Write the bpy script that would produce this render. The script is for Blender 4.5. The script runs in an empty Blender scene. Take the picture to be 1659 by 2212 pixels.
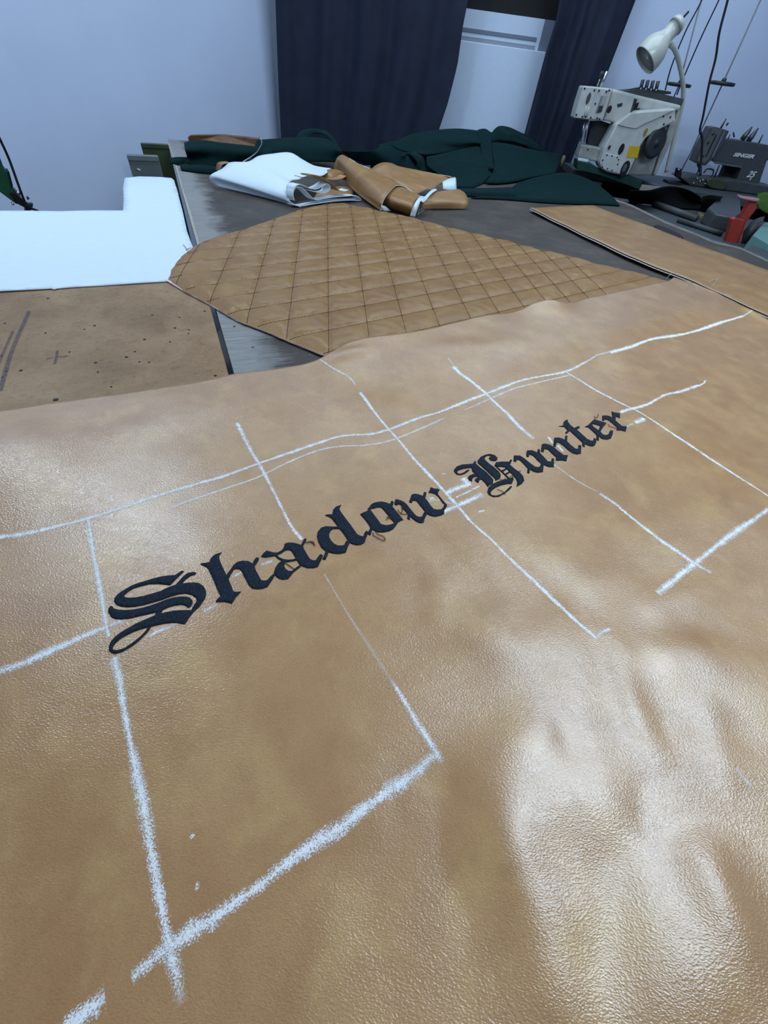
import bpy, bmesh, math, random
import numpy as np
from mathutils import Vector, Matrix
from mathutils.geometry import delaunay_2d_cdt
random.seed(7); np.random.seed(7)
SC = bpy.context.scene
C = SC.collection

# ------------------------------------------------------------------ camera
H = 0.35                       # eye height above the work table (table top is z = 0)
FPX, PITCH, ROLL = 850.0, math.radians(49), math.radians(8)
cam_d = bpy.data.cameras.new('camera'); cam = bpy.data.objects.new('camera', cam_d); C.objects.link(cam)
cam_d.sensor_fit = 'VERTICAL'; cam_d.sensor_height = 36.0; cam_d.lens = FPX / 2212 * 36.0
cam_d.clip_start = 0.01; cam_d.clip_end = 50
fwd = Vector((0, math.cos(PITCH), -math.sin(PITCH))); up0 = Vector((0, math.sin(PITCH), math.cos(PITCH)))
right0 = Vector((1, 0, 0))
cr, sr = math.cos(ROLL), math.sin(ROLL)
right = right0 * cr + up0 * sr
upv = up0 * cr - right0 * sr
M = Matrix((right, upv, -fwd)).transposed().to_4x4(); M.translation = Vector((0, 0, H))
cam.matrix_world = M
SC.camera = cam

# ------------------------------------------------------------------ world, exposure, room lamps
w = bpy.data.worlds.new('world'); SC.world = w; w.use_nodes = True
w.node_tree.nodes['Background'].inputs[0].default_value = (0.55, 0.66, 0.9, 1)
w.node_tree.nodes['Background'].inputs[1].default_value = 0.15
SC.view_settings.view_transform = 'Standard'; SC.view_settings.look = 'None'
SC.view_settings.gamma = 1.0; SC.view_settings.use_curve_mapping = False
SC.view_settings.exposure = 0.0
CEIL = 1.65; FLOOR = -0.85
LC = (0.66, 0.84, 1.0)
def area(name, loc, sx, sy, power, col=(0.80, 0.90, 1.0), rot=(0, 0, 0)):
    l = bpy.data.lights.new(name, 'AREA'); l.shape = 'RECTANGLE'; l.size = sx; l.size_y = sy
    l.energy = power; l.color = col
    o = bpy.data.objects.new(name, l); o.location = loc; o.rotation_euler = rot; C.objects.link(o); return o
# two fluorescent battens over the right half of the table, one panel left; the back one is an added fill light
area('ceiling_lamp_near', (1.18, 0.12, CEIL - .06), 0.75, 0.22, 18, LC)
area('ceiling_lamp_right', (1.08, 0.78, CEIL - .06), 1.2, 0.20, 21, LC)
area('ceiling_lamp_left', (-1.25, 1.15, CEIL - .06), 0.12, 0.45, 17, LC)
area('back_fill_light', (.20, 2.75, CEIL - .06), 2.6, 1.3, 31, LC)  # added fill to brighten the back wall and machines, no real fixture

# ------------------------------------------------------------------ pixel -> place geometry
def ray(p):
    u = (p[0] - 829.5) / FPX; v = -(p[1] - 1106) / FPX
    return right * u + upv * v + fwd
EYE = Vector((0, 0, H))
def gp(p, z=0.0):                       # on a level plane
    d = ray(p); return EYE + d * ((z - H) / d.z)
def vp(p, P0, n):                       # on a vertical plane through P0 with normal n
    d = ray(p); return EYE + d * ((Vector(P0) - EYE).dot(n) / d.dot(n))
def aty(p, y):
    d = ray(p); return EYE + d * (y / d.y)
def atd(p, dist):
    d = ray(p); return EYE + d * (dist / math.hypot(d.x, d.y))

# ------------------------------------------------------------------ materials
def new_mat(name):
    m = bpy.data.materials.new(name); m.use_nodes = True
    nt = m.node_tree; b = nt.nodes['Principled BSDF']; return m, nt, b
def N(nt, t, **kw):
    n = nt.nodes.new(t)
    for k, v in kw.items(): setattr(n, k, v)
    return n
def ramp(nt, fac, stops):
    r = N(nt, 'ShaderNodeValToRGB'); e = r.color_ramp.elements
    while len(e) < len(stops): e.new(0.5)
    for i, (p, c) in enumerate(stops):
        e[i].position = p; e[i].color = (*c, 1) if len(c) == 3 else c
    nt.links.new(fac, r.inputs[0]); return r.outputs[0]
def noise(nt, vec, scale, detail=4, rough=0.55, dist=0.0):
    n = N(nt, 'ShaderNodeTexNoise'); n.inputs['Scale'].default_value = scale
    n.inputs['Detail'].default_value = detail; n.inputs['Roughness'].default_value = rough
    n.inputs['Distortion'].default_value = dist
    nt.links.new(vec, n.inputs['Vector']); return n.outputs['Fac']
def objco(nt):
    return N(nt, 'ShaderNodeTexCoord').outputs['Object']
def mix(nt, fac, a, b, mode='MIX'):
    m = N(nt, 'ShaderNodeMix', data_type='RGBA', blend_type=mode)
    for s, v in ((0, fac), (6, a), (7, b)):
        if hasattr(v, 'is_linked') or hasattr(v, 'links'): nt.links.new(v, m.inputs[s])
        else: m.inputs[s].default_value = v if s == 0 else (*v, 1)
    return m.outputs[2]
def math_n(nt, op, a, b=None, c=None):
    m = N(nt, 'ShaderNodeMath', operation=op)
    for i, v in enumerate((a, b, c)):
        if v is None: continue
        if hasattr(v, 'links'): nt.links.new(v, m.inputs[i])
        else: m.inputs[i].default_value = v
    return m.outputs[0]
def bump(nt, b, h, strength, dist=0.001, prev=None):
    n = N(nt, 'ShaderNodeBump'); n.inputs['Strength'].default_value = strength; n.inputs['Distance'].default_value = dist
    nt.links.new(h, n.inputs['Height'])
    if prev is not None: nt.links.new(prev, n.inputs['Normal'])
    nt.links.new(n.outputs[0], b.inputs['Normal']); return n.outputs[0]
def plain(name, col, rough=0.5, spec=0.5, metal=0.0, var=0.12, scale=40, bmp=0.0, coat=0.0):
    m, nt, b = new_mat(name)
    co = objco(nt); f = noise(nt, co, scale, 5)
    c0 = tuple(max(0, c * (1 - var)) for c in col); c1 = tuple(min(1, c * (1 + var)) for c in col)
    nt.links.new(ramp(nt, f, [(0.3, c0), (0.7, c1)]), b.inputs['Base Color'])
    b.inputs['Roughness'].default_value = rough; b.inputs['Metallic'].default_value = metal
    b.inputs['Specular IOR Level'].default_value = spec; b.inputs['Coat Weight'].default_value = coat
    if bmp: bump(nt, b, noise(nt, co, scale * 12, 3), bmp, 0.001)
    return m

def leather_mat(name, gain=1.0, grain=1.0, rough=0.40, shine=1.0):
    m, nt, b = new_mat(name)
    co = objco(nt)
    big = noise(nt, co, 9, 5, 0.6, 0.3); mid = noise(nt, co, 34, 4, 0.6); fine = noise(nt, co, 620, 4, 0.65)
    g = gain
    c = ramp(nt, big, [(0.28, (0.434*g, 0.227*g, 0.092*g)), (0.5, (0.485*g, 0.265*g, 0.111*g)), (0.72, (0.556*g, 0.321*g, 0.139*g))])
    c2 = ramp(nt, mid, [(0.30, (0.90, 0.88, 0.86)), (0.55, (1, 1, 1)), (0.75, (1.0, 1.0, 1.0))])
    c = mix(nt, 0.8, c, c2, 'MULTIPLY')
    patch = ramp(nt, noise(nt, co, 17, 5, 0.62, 0.3), [(0.52, (0, 0, 0)), (0.70, (1, 1, 1))])
    pf = math_n(nt, 'MULTIPLY', patch, 0.55)
    c = mix(nt, pf, c, (0.606*g, 0.387*g, 0.151*g))
    c = mix(nt, 0.5, c, ramp(nt, fine, [(0.3, (0.74, 0.71, 0.68)), (0.62, (1, 1, 1))]), 'MULTIPLY')
    nt.links.new(c, b.inputs['Base Color'])
    b.inputs['Specular IOR Level'].default_value = 0.12 * shine
    b.inputs['Coat Weight'].default_value = 1.0 * shine; b.inputs['Coat Roughness'].default_value = 0.265; b.inputs['Coat IOR'].default_value = 1.75
    nt.links.new(ramp(nt, mid, [(0.3, (rough - .03,) * 3), (0.7, (rough + .05,) * 3)]), b.inputs['Roughness'])
    # pebbled grain, stretched into fine creases by a slow warp
    mp = N(nt, 'ShaderNodeMapping'); mp.inputs['Rotation'].default_value = (0, 0, math.radians(35)); mp.inputs['Scale'].default_value = (1, 1.7, 1)
    nt.links.new(co, mp.inputs['Vector'])
    warp = N(nt, 'ShaderNodeTexNoise'); warp.inputs['Scale'].default_value = 30; nt.links.new(mp.outputs[0], warp.inputs['Vector'])
    add = N(nt, 'ShaderNodeVectorMath', operation='MULTIPLY_ADD'); nt.links.new(warp.outputs['Color'], add.inputs[0])
    add.inputs[1].default_value = (0.008, 0.008, 0); nt.links.new(mp.outputs[0], add.inputs[2])
    vor = N(nt, 'ShaderNodeTexVoronoi', feature='SMOOTH_F1'); vor.inputs['Scale'].default_value = 620; vor.inputs['Smoothness'].default_value = 0.6
    nt.links.new(add.outputs[0], vor.inputs['Vector'])
    crease = noise(nt, add.outputs[0], 520, 3, 0.6, 0.4)
    hh = math_n(nt, 'MULTIPLY_ADD', vor.outputs['Distance'], 0.8, crease)
    pass
    # the grain is stronger where the hide was handled
    zone = ramp(nt, noise(nt, co, 5, 2), [(0.35, (0.45,) * 3), (0.65, (1, 1, 1))])
    nb = bump(nt, b, math_n(nt, 'MULTIPLY', hh, zone), 0.35 * grain, 0.0009); nt.links.new(nb, b.inputs['Coat Normal'])
    return m

MAT = {}
MAT['leather'] = leather_mat('tan_leather', 0.93)
MAT['leather_far'] = leather_mat('tan_leather_scrap', 0.72, 0.5, 0.45, .35)
MAT['quilt'] = leather_mat('tan_quilted_leather', 0.62, 0.4, 0.52, .28)
MAT['backing'] = plain('white_backing', (0.80, 0.80, 0.80), 0.6, 0.3, var=0.03)
MAT['pale_edge'] = plain('pale_cut_edge', (0.68, 0.60, 0.52), 0.8, 0.2, var=0.1)
MAT['vinyl'] = plain('white_vinyl', (0.665, 0.765, 0.835), 0.5, 0.4, var=0.015, scale=60)
MAT['foam'] = plain('pink_white_foam', (0.72, 0.62, 0.68), 0.9, 0.1, var=0.06)
MAT['stitch'] = plain('brown_thread', (0.10, 0.048, 0.022), 0.8, 0.2)
MAT['thread_black'] = plain('black_thread', (0.012, 0.011, 0.012), 0.7, 0.3)
MAT['thread_brown'] = plain('brown_loose_thread', (0.09, 0.045, 0.028), 0.7, 0.3)
MAT['thread_pale'] = plain('pale_loose_thread', (0.55, 0.45, 0.36), 0.8, 0.2)
MAT['floor'] = plain('grey_floor', (0.16, 0.16, 0.17), 0.6, 0.3, scale=8)
MAT['ceiling'] = plain('white_ceiling', (0.75, 0.76, 0.78), 0.9, 0.1, var=0.03, scale=4)
MAT['reveal'] = plain('grey_plaster_edge', (0.33, 0.36, 0.43), 0.9, 0.2, var=0.05)
MAT['door'] = plain('white_door_paint', (0.66, 0.77, 0.95), 0.5, 0.4, var=0.02)
MAT['door_grey'] = plain('grey_door_edge', (0.20, 0.23, 0.30), 0.6, 0.3, var=0.05)
MAT['black'] = plain('matt_black', (0.010, 0.010, 0.012), 0.6, 0.3)
MAT['dark_grey'] = plain('dark_grey_rubber', (0.028, 0.030, 0.034), 0.5, 0.4)
MAT['steel'] = plain('brushed_steel', (0.45, 0.46, 0.47), 0.3, 0.5, metal=1.0)
MAT['dark_steel'] = plain('oily_dark_steel', (0.10, 0.10, 0.11), 0.4, 0.5, metal=0.8)
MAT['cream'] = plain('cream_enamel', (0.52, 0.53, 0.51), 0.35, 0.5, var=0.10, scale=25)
MAT['cream_dark'] = plain('dark_cream_enamel', (0.34, 0.34, 0.32), 0.45, 0.4, var=0.3, scale=18)  # darker, more mottled copy of the cream enamel
MAT['lamp'] = plain('ivory_lamp_enamel', (0.56, 0.57, 0.52), 0.22, 0.6, var=0.04)
MAT['yellow'] = plain('yellow_sticker', (0.62, 0.40, 0.01), 0.5, 0.4, var=0.08)
MAT['amber'] = plain('amber_mark', (0.32, 0.20, 0.05), 0.5, 0.4)
MAT['grey_enamel'] = plain('grey_hammered_enamel', (0.060, 0.064, 0.070), 0.4, 0.5, var=0.25, scale=160, bmp=0.15)
MAT['grey_enamel_light'] = plain('lighter_grey_enamel', (0.115, 0.118, 0.122), 0.4, 0.5, var=0.25, scale=120)  # lighter copy of the grey enamel for face plate and arm rim
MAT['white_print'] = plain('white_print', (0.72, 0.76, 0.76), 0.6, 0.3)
MAT['green_machine'] = plain('dark_green_enamel', (0.012, 0.075, 0.035), 0.35, 0.5, var=0.2)
MAT['olive'] = plain('olive_metal', (0.045, 0.055, 0.022), 0.4, 0.5, var=0.25, scale=15)
MAT['grey_green'] = plain('grey_green_metal', (0.12, 0.145, 0.14), 0.55, 0.4, var=0.12, scale=14)
MAT['red'] = plain('red_enamel', (0.34, 0.035, 0.02), 0.45, 0.5, var=0.12)
MAT['pink'] = plain('dusty_pink_cloth', (0.28, 0.17, 0.18), 0.9, 0.1)
MAT['teal'] = plain('pale_teal_plastic', (0.14, 0.27, 0.25), 0.5, 0.4, var=0.05)
MAT['moss'] = plain('moss_green_cloth', (0.045, 0.085, 0.018), 0.95, 0.1, var=0.2)
MAT['khaki'] = plain('khaki_wood', (0.20, 0.19, 0.10), 0.7, 0.2, var=0.2, scale=20)
MAT['beige'] = plain('beige_board', (0.34, 0.32, 0.29), 0.7, 0.3, var=0.08)
MAT['deep_green'] = plain('deep_green_metal', (0.008, 0.045, 0.035), 0.5, 0.4, var=0.2)
MAT['dark_cloth'] = plain('black_cloth', (0.010, 0.010, 0.011), 0.95, 0.05)
MAT['cable'] = plain('black_cable', (0.012, 0.012, 0.014), 0.5, 0.4)
MAT['rod'] = plain('grey_rod', (0.16, 0.17, 0.18), 0.4, 0.5, metal=0.5)
MAT['slate'] = plain('slate_metal', (0.055, 0.062, 0.066), 0.5, 0.4, var=0.2, scale=20)

def wall_mat():
    m, nt, b = new_mat('pale_blue_wall'); co = objco(nt)
    f = noise(nt, co, 1.6, 5, 0.6)
    c = ramp(nt, f, [(0.3, (0.585, 0.665, 0.86)), (0.55, (0.63, 0.715, 0.91)), (0.75, (0.655, 0.74, 0.93))])
    nt.links.new(c, b.inputs['Base Color']); b.inputs['Roughness'].default_value = 0.7
    b.inputs['Specular IOR Level'].default_value = 0.25
    bump(nt, b, noise(nt, co, 90, 4), 0.12, 0.002); return m
MAT['wall'] = wall_mat()

def felt_mat():
    m, nt, b = new_mat('dark_green_felt'); co = objco(nt)
    f = noise(nt, co, 22, 5); g = noise(nt, co, 700, 3)
    c = ramp(nt, f, [(0.3, (0.0013, 0.0105, 0.0115)), (0.7, (0.0024, 0.0165, 0.018))])
    c = mix(nt, 0.6, c, ramp(nt, g, [(0.3, (0.7,) * 3), (0.7, (1, 1, 1))]), 'MULTIPLY')
    nt.links.new(c, b.inputs['Base Color']); b.inputs['Roughness'].default_value = 0.95
    b.inputs['Specular IOR Level'].default_value = 0.1
    b.inputs['Sheen Weight'].default_value = 0.05; b.inputs['Sheen Tint'].default_value = (0.1, 0.5, 0.5, 1)
    bump(nt, b, g, 0.4, 0.001); return m
MAT['felt'] = felt_mat()

def curtain_mat():
    m, nt, b = new_mat('navy_curtain_cloth'); co = objco(nt)
    f = noise(nt, co, 14, 4); g = noise(nt, co, 500, 2)
    c = ramp(nt, f, [(0.3, (0.009, 0.0125, 0.028)), (0.7, (0.014, 0.019, 0.041))])
    nt.links.new(c, b.inputs['Base Color']); b.inputs['Roughness'].default_value = 0.75
    b.inputs['Specular IOR Level'].default_value = 0.3
    b.inputs['Sheen Weight'].default_value = 0.08; b.inputs['Sheen Tint'].default_value = (0.3, 0.4, 0.8, 1)
    bump(nt, b, g, 0.25, 0.0008); return m
MAT['curtain'] = curtain_mat()

def table_mat(edge_a, edge_b):
    # worn dark lino: pale scuffing along the left edge (distance from the line edge_a-edge_b)
    m, nt, b = new_mat('worn_dark_table_top'); co = objco(nt)
    a = Vector(edge_a[:2]); e = Vector(edge_b[:2]); d = (e - a).normalized(); n = Vector((d.y, -d.x))
    sep = N(nt, 'ShaderNodeVectorMath', operation='DOT_PRODUCT'); nt.links.new(co, sep.inputs[0]); sep.inputs[1].default_value = (n.x, n.y, 0)
    dist = math_n(nt, 'SUBTRACT', sep.outputs['Value'], n.dot(a))
    mpr = N(nt, 'ShaderNodeMapping', vector_type='TEXTURE'); mpr.inputs['Rotation'].default_value = (0, 0, math.atan2(n.y, n.x)); mpr.inputs['Scale'].default_value = (6, 0.5, 1)
    nt.links.new(co, mpr.inputs['Vector'])
    streak = noise(nt, mpr.outputs[0], 90, 4, 0.7)
    wob = noise(nt, co, 13, 4, 0.6)
    dd = math_n(nt, 'ADD', dist, math_n(nt, 'MULTIPLY', math_n(nt, 'SUBTRACT', wob, 0.5), 0.10))
    dd = math_n(nt, 'ADD', dd, math_n(nt, 'MULTIPLY', math_n(nt, 'SUBTRACT', streak, 0.5), 0.10))
    wear = ramp(nt, dd, [(0.045, (1, 1, 1)), (0.085, (0, 0, 0))])
    f = noise(nt, co, 7, 6, 0.65); s2 = noise(nt, co, 60, 5, 0.7)
    base = ramp(nt, f, [(0.3, (0.052, 0.042, 0.037)), (0.5, (0.072, 0.059, 0.051)), (0.75, (0.115, 0.095, 0.080))])
    base = mix(nt, 0.6, base, ramp(nt, s2, [(0.3, (0.75,) * 3), (0.6, (1, 1, 1))]), 'MULTIPLY')
    worn = ramp(nt, streak, [(0.3, (0.20, 0.195, 0.19)), (0.7, (0.34, 0.335, 0.33))])
    c = mix(nt, math_n(nt, 'MULTIPLY', wear, 0.85), base, worn)
    nt.links.new(c, b.inputs['Base Color']); b.inputs['Roughness'].default_value = 0.62
    b.inputs['Specular IOR Level'].default_value = 0.22
    bump(nt, b, s2, 0.15, 0.001); return m

def board_mat():
    m, nt, b = new_mat('tan_fibreboard'); co = objco(nt)
    f = noise(nt, co, 8, 5, 0.6, 0.3); f2 = noise(nt, co, 80, 6, 0.7, 1.2); f3 = noise(nt, co, 300, 3)
    c = ramp(nt, f, [(0.28, (0.20, 0.112, 0.052)), (0.5, (0.30, 0.180, 0.088)), (0.75, (0.40, 0.26, 0.145))])
    c = mix(nt, 0.75, c, ramp(nt, f2, [(0.30, (0.62, 0.58, 0.54)), (0.5, (0.97, 0.97, 0.97)), (0.7, (1, 1, 1))]), 'MULTIPLY')
    c = mix(nt, 0.5, c, ramp(nt, f3, [(0.3, (0.75, 0.75, 0.75)), (0.6, (1, 1, 1))]), 'MULTIPLY')
    nt.links.new(c, b.inputs['Base Color']); b.inputs['Roughness'].default_value = 0.55
    b.inputs['Specular IOR Level'].default_value = 0.3
    bump(nt, b, f2, 0.2, 0.0006); return m
MAT['board'] = board_mat()
MAT['wood_edge'] = plain('old_brown_wood', (0.16, 0.085, 0.045), 0.6, 0.3, var=0.35, scale=25)
MAT['edge_strip'] = plain('worn_pale_edge', (0.17, 0.16, 0.145), 0.6, 0.3, var=0.25, scale=22)

def chalk_mat():
    m, nt, b = new_mat('white_chalk'); co = objco(nt)
    uv = N(nt, 'ShaderNodeUVMap').outputs[0]
    sp = N(nt, 'ShaderNodeSeparateXYZ'); nt.links.new(uv, sp.inputs[0])
    ac = math_n(nt, 'SUBTRACT', 1.0, math_n(nt, 'ABSOLUTE', sp.outputs[0]))          # 1 at the middle of the stroke
    st = sp.outputs[1]                                                               # stroke strength
    g = noise(nt, co, 1150, 2, 0.6); g2 = noise(nt, co, 130, 3, 0.6)
    a = math_n(nt, 'ADD', math_n(nt, 'MULTIPLY', ac, 1.0), math_n(nt, 'MULTIPLY', math_n(nt, 'SUBTRACT', g, 0.5), 3.4))
    a = math_n(nt, 'ADD', a, math_n(nt, 'MULTIPLY', math_n(nt, 'SUBTRACT', g2, 0.5), 1.3))
    a = math_n(nt, 'MULTIPLY', math_n(nt, 'ADD', a, -0.12), st)
    mr = N(nt, 'ShaderNodeMapRange', interpolation_type='SMOOTHSTEP'); nt.links.new(a, mr.inputs[0])
    mr.inputs[1].default_value = -0.15; mr.inputs[2].default_value = 0.95; mr.inputs[3].default_value = 0.0; mr.inputs[4].default_value = 0.95
    nt.links.new(mr.outputs[0], b.inputs['Alpha'])
    b.inputs['Base Color'].default_value = (0.86, 0.86, 0.87, 1); b.inputs['Roughness'].default_value = 0.9
    b.inputs['Specular IOR Level'].default_value = 0.1
    return m
MAT['chalk'] = chalk_mat()

def ink_mat():
    m, nt, b = new_mat('faded_pen_line'); co = objco(nt)
    g = noise(nt, co, 150, 4, 0.7)
    nt.links.new(ramp(nt, g, [(0.3, (0.1,) * 3), (0.7, (0.75,) * 3)]), b.inputs['Alpha'])
    b.inputs['Base Color'].default_value = (0.07, 0.06, 0.10, 1); b.inputs['Roughness'].default_value = 0.8
    return m
MAT['ink'] = ink_mat()

def thread_mat():
    m, nt, b = new_mat('navy_black_embroidery'); co = objco(nt)
    mp = N(nt, 'ShaderNodeMapping'); mp.inputs['Rotation'].default_value = (0, 0, math.radians(-20)); mp.inputs['Scale'].default_value = (1, 0.22, 1)
    nt.links.new(co, mp.inputs[0])
    s = noise(nt, mp.outputs[0], 1500, 2, 0.6); s2 = noise(nt, co, 700, 3)
    c = ramp(nt, s, [(0.3, (0.005, 0.008, 0.014)), (0.55, (0.014, 0.021, 0.034)), (0.75, (0.034, 0.050, 0.078))])
    nt.links.new(c, b.inputs['Base Color']); b.inputs['Roughness'].default_value = 0.8
    b.inputs['Specular IOR Level'].default_value = 0.15
    bump(nt, b, math_n(nt, 'ADD', s, s2), 0.6, 0.0007); return m
MAT['embroidery'] = thread_mat()

# ------------------------------------------------------------------ object helpers
def link(name, me, mats, parent=None, smooth=False):
    o = bpy.data.objects.new(name, me); C.objects.link(o)
    for m in (mats if isinstance(mats, (list, tuple)) else [mats]):
        me.materials.append(MAT[m] if isinstance(m, str) else m)
    if smooth:
        me.polygons.foreach_set('use_smooth', [True] * len(me.polygons))
    if parent is not None: o.parent = parent
    return o
def from_bm(name, bm, mats, parent=None, smooth=False):
    me = bpy.data.meshes.new(name); bm.normal_update(); bm.to_mesh(me); bm.free()
    return link(name, me, mats, parent, smooth)
def from_py(name, vs, fs, mats, parent=None, smooth=False):
    me = bpy.data.meshes.new(name); me.from_pydata([tuple(v) for v in vs], [], fs); me.update()
    return link(name, me, mats, parent, smooth)
def tag(o, label, cat, group=None):
    o['label'] = label; o['category'] = cat
    if group: o['group'] = group
    return o
def empty(name, loc=(0, 0, 0)):
    o = bpy.data.objects.new(name, None); C.objects.link(o); o.location = loc; o.empty_display_size = 0.05
    return o
def struct(o): o['kind'] = 'structure'; return o
class Root:
    """things built in world coordinates: parts get the inverse of the root's place"""
def adopt(root, *kids):
    for k in kids:
        k.parent = root; k.matrix_parent_inverse = Matrix.Translation(-Vector(root.location)) if root.type == 'EMPTY' else Matrix()
def solid(o, t, off=-1.0, mo=0, rim=0):
    s = o.modifiers.new('thickness', 'SOLIDIFY'); s.thickness = t; s.offset = off
    s.material_offset = mo; s.material_offset_rim = rim; return s
def bevel(o, wdt, seg=2):
    b = o.modifiers.new('bevel', 'BEVEL'); b.width = wdt; b.segments = seg; b.limit_method = 'ANGLE'; return b
def prism_pts(name, pts, vec, mats, parent=None, bv=0.0, seg=2):
    """outline pts (world) pushed along vec"""
    bm = bmesh.new(); vec = Vector(vec)
    a = [bm.verts.new(p) for p in pts]; b = [bm.verts.new(Vector(p) + vec) for p in pts]
    n = len(pts)
    bm.faces.new(a); bm.faces.new(b[::-1])
    for i in range(n): bm.faces.new((a[i], b[i], b[(i + 1) % n], a[(i + 1) % n]))
    bmesh.ops.recalc_face_normals(bm, faces=bm.faces[:])
    bmesh.ops.triangulate(bm, faces=[f for f in bm.faces if len(f.verts) > 4])
    o = from_bm(name, bm, mats, parent)
    if bv: bevel(o, bv, seg)
    return o
def box(name, lo, hi, mats, parent=None, bv=0.0):
    x0, y0, z0 = lo; x1, y1, z1 = hi
    return prism_pts(name, [(x0, y0, z0), (x1, y0, z0), (x1, y0, z1), (x0, y0, z1)], (0, y1 - y0, 0), mats, parent, bv)
def slab(name, pts2, z0, z1, mats, parent=None, bv=0.0):
    return prism_pts(name, [(p[0], p[1], z1) for p in pts2], (0, 0, z0 - z1), mats, parent, bv)
def smooth_path(pts, n=8):
    pts = [Vector(p) for p in pts]
    if len(pts) < 3: return pts
    out = []
    P = [pts[0] * 2 - pts[1]] + pts + [pts[-1] * 2 - pts[-2]]
    for i in range(1, len(P) - 2):
        for k in range(n):
            t = k / n; a, b, c, d = P[i - 1], P[i], P[i + 1], P[i + 2]
            out.append(0.5 * ((2 * b) + (c - a) * t + (2 * a - 5 * b + 4 * c - d) * t * t + (3 * b - a - 3 * c + d) * t ** 3))
    out.append(pts[-1]); return out
def tube_into(bm, pts, r, seg=8):
    pts = [Vector(p) for p in pts]; rings = []
    rad = r if isinstance(r, (list, tuple)) else [r] * len(pts)
    prev = None
    for i, p in enumerate(pts):
        t = (pts[min(i + 1, len(pts) - 1)] - pts[max(i - 1, 0)])
        if t.length < 1e-9: t = Vector((0, 0, 1))
        t.normalize()
        if prev is None:
            a = t.cross(Vector((0, 0, 1)) if abs(t.z) < .9 else Vector((1, 0, 0))).normalized()
        else:
            a = (prev - t * prev.dot(t)).normalized()
        prev = a; b = t.cross(a)
        rings.append([bm.verts.new(p + (a * math.cos(2 * math.pi * k / seg) + b * math.sin(2 * math.pi * k / seg)) * rad[i]) for k in range(seg)])
    for A, B in zip(rings, rings[1:]):
        for k in range(seg): bm.faces.new((A[k], A[(k + 1) % seg], B[(k + 1) % seg], B[k]))
    bm.faces.new(rings[0][::-1]); bm.faces.new(rings[-1])
def tube(name, pts, r, mats, parent=None, seg=8, sm=True):
    bm = bmesh.new(); tube_into(bm, pts, r, seg); return from_bm(name, bm, mats, parent, sm)
def lathe(name, base, axis, prof, mats, parent=None, seg=24, cap=True):
    """prof: list of (distance along axis, radius)"""
    axis = Vector(axis).normalized(); a = axis.cross(Vector((0, 0, 1)) if abs(axis.z) < .9 else Vector((1, 0, 0))).normalized(); b = axis.cross(a)
    bm = bmesh.new(); rings = []
    for d, r in prof:
        rings.append([bm.verts.new(Vector(base) + axis * d + (a * math.cos(2 * math.pi * k / seg) + b * math.sin(2 * math.pi * k / seg)) * max(r, 1e-4)) for k in range(seg)])
    for A, B in zip(rings, rings[1:]):
        for k in range(seg): bm.faces.new((A[k], A[(k + 1) % seg], B[(k + 1) % seg], B[k]))
    if cap: bm.faces.new(rings[0][::-1]); bm.faces.new(rings[-1])
    bmesh.ops.recalc_face_normals(bm, faces=bm.faces[:])
    return from_bm(name, bm, mats, parent, True)
def disc_on(name, c, n, rx, ry, thick, mats, parent=None, upd=Vector((0, 0, 1)), seg=20):
    """flat oval button facing n"""
    n = Vector(n).normalized(); u = upd - n * upd.dot(n); u.normalize(); s = u.cross(n)
    pts = [Vector(c) + s * rx * math.cos(2 * math.pi * k / seg) + u * ry * math.sin(2 * math.pi * k / seg) for k in range(seg)]
    return prism_pts(name, pts, n * thick, mats, parent)
def loft(name, rows, mats, parent=None, nu=6, nv=6, thick=0.0, mo=0, rim=0, off=0.0):
    """smooth cloth through rows of world points"""
    R = [smooth_path(r, nu) for r in rows]
    cols = [smooth_path([r[i] for r in R], nv) for i in range(len(R[0]))]
    ny = len(cols[0]); nx = len(cols)
    vs = [cols[i][j] for j in range(ny) for i in range(nx)]
    fs = [(j * nx + i, j * nx + i + 1, (j + 1) * nx + i + 1, (j + 1) * nx + i) for j in range(ny - 1) for i in range(nx - 1)]
    o = from_py(name, vs, fs, mats, parent, True)
    if thick: solid(o, thick, off, mo, rim)
    return o
def gz(*pp):                      # row of (px, py, height)
    return [gp((a, b), z) for a, b, z in pp]
def inside(poly, X, Y):
    """even-odd test, vectorised"""
    poly = np.asarray(poly); r = np.zeros(X.shape, bool); j = len(poly) - 1
    for i in range(len(poly)):
        xi, yi = poly[i]; xj, yj = poly[j]
        c = ((yi > Y) != (yj > Y)) & (X < (xj - xi) * (Y - yi) / (yj - yi + 1e-15) + xi)
        r ^= c; j = i
    return r
def pdist(poly, X, Y, closed=True):
    poly = np.asarray(poly); d = np.full(X.shape, 1e9)
    n = len(poly)
    for i in range(n if closed else n - 1):
        a = poly[i]; b = poly[(i + 1) % n]; e = b - a; L = (e @ e) + 1e-15
        t = np.clip(((X - a[0]) * e[0] + (Y - a[1]) * e[1]) / L, 0, 1)
        d = np.minimum(d, (X - a[0] - t * e[0]) ** 2 + (Y - a[1] - t * e[1]) ** 2)
    return np.sqrt(d)
def sdist(poly, X, Y):
    d = pdist(poly, X, Y); return np.where(inside(poly, X, Y), d, -d)
def sstep(a, b, x):
    t = np.clip((x - a) / (b - a), 0, 1); return t * t * (3 - 2 * t)
def dense(poly, step, closed=True):
    out = []; n = len(poly)
    for i in range(n if closed else n - 1):
        a = np.array(poly[i][:2], float); b = np.array(poly[(i + 1) % n][:2], float)
        k = max(1, int(math.ceil(np.linalg.norm(b - a) / step)))
        for t in range(k): out.append(tuple(a + (b - a) * t / k))
    if not closed: out.append(tuple(poly[-1][:2]))
    return out
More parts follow.
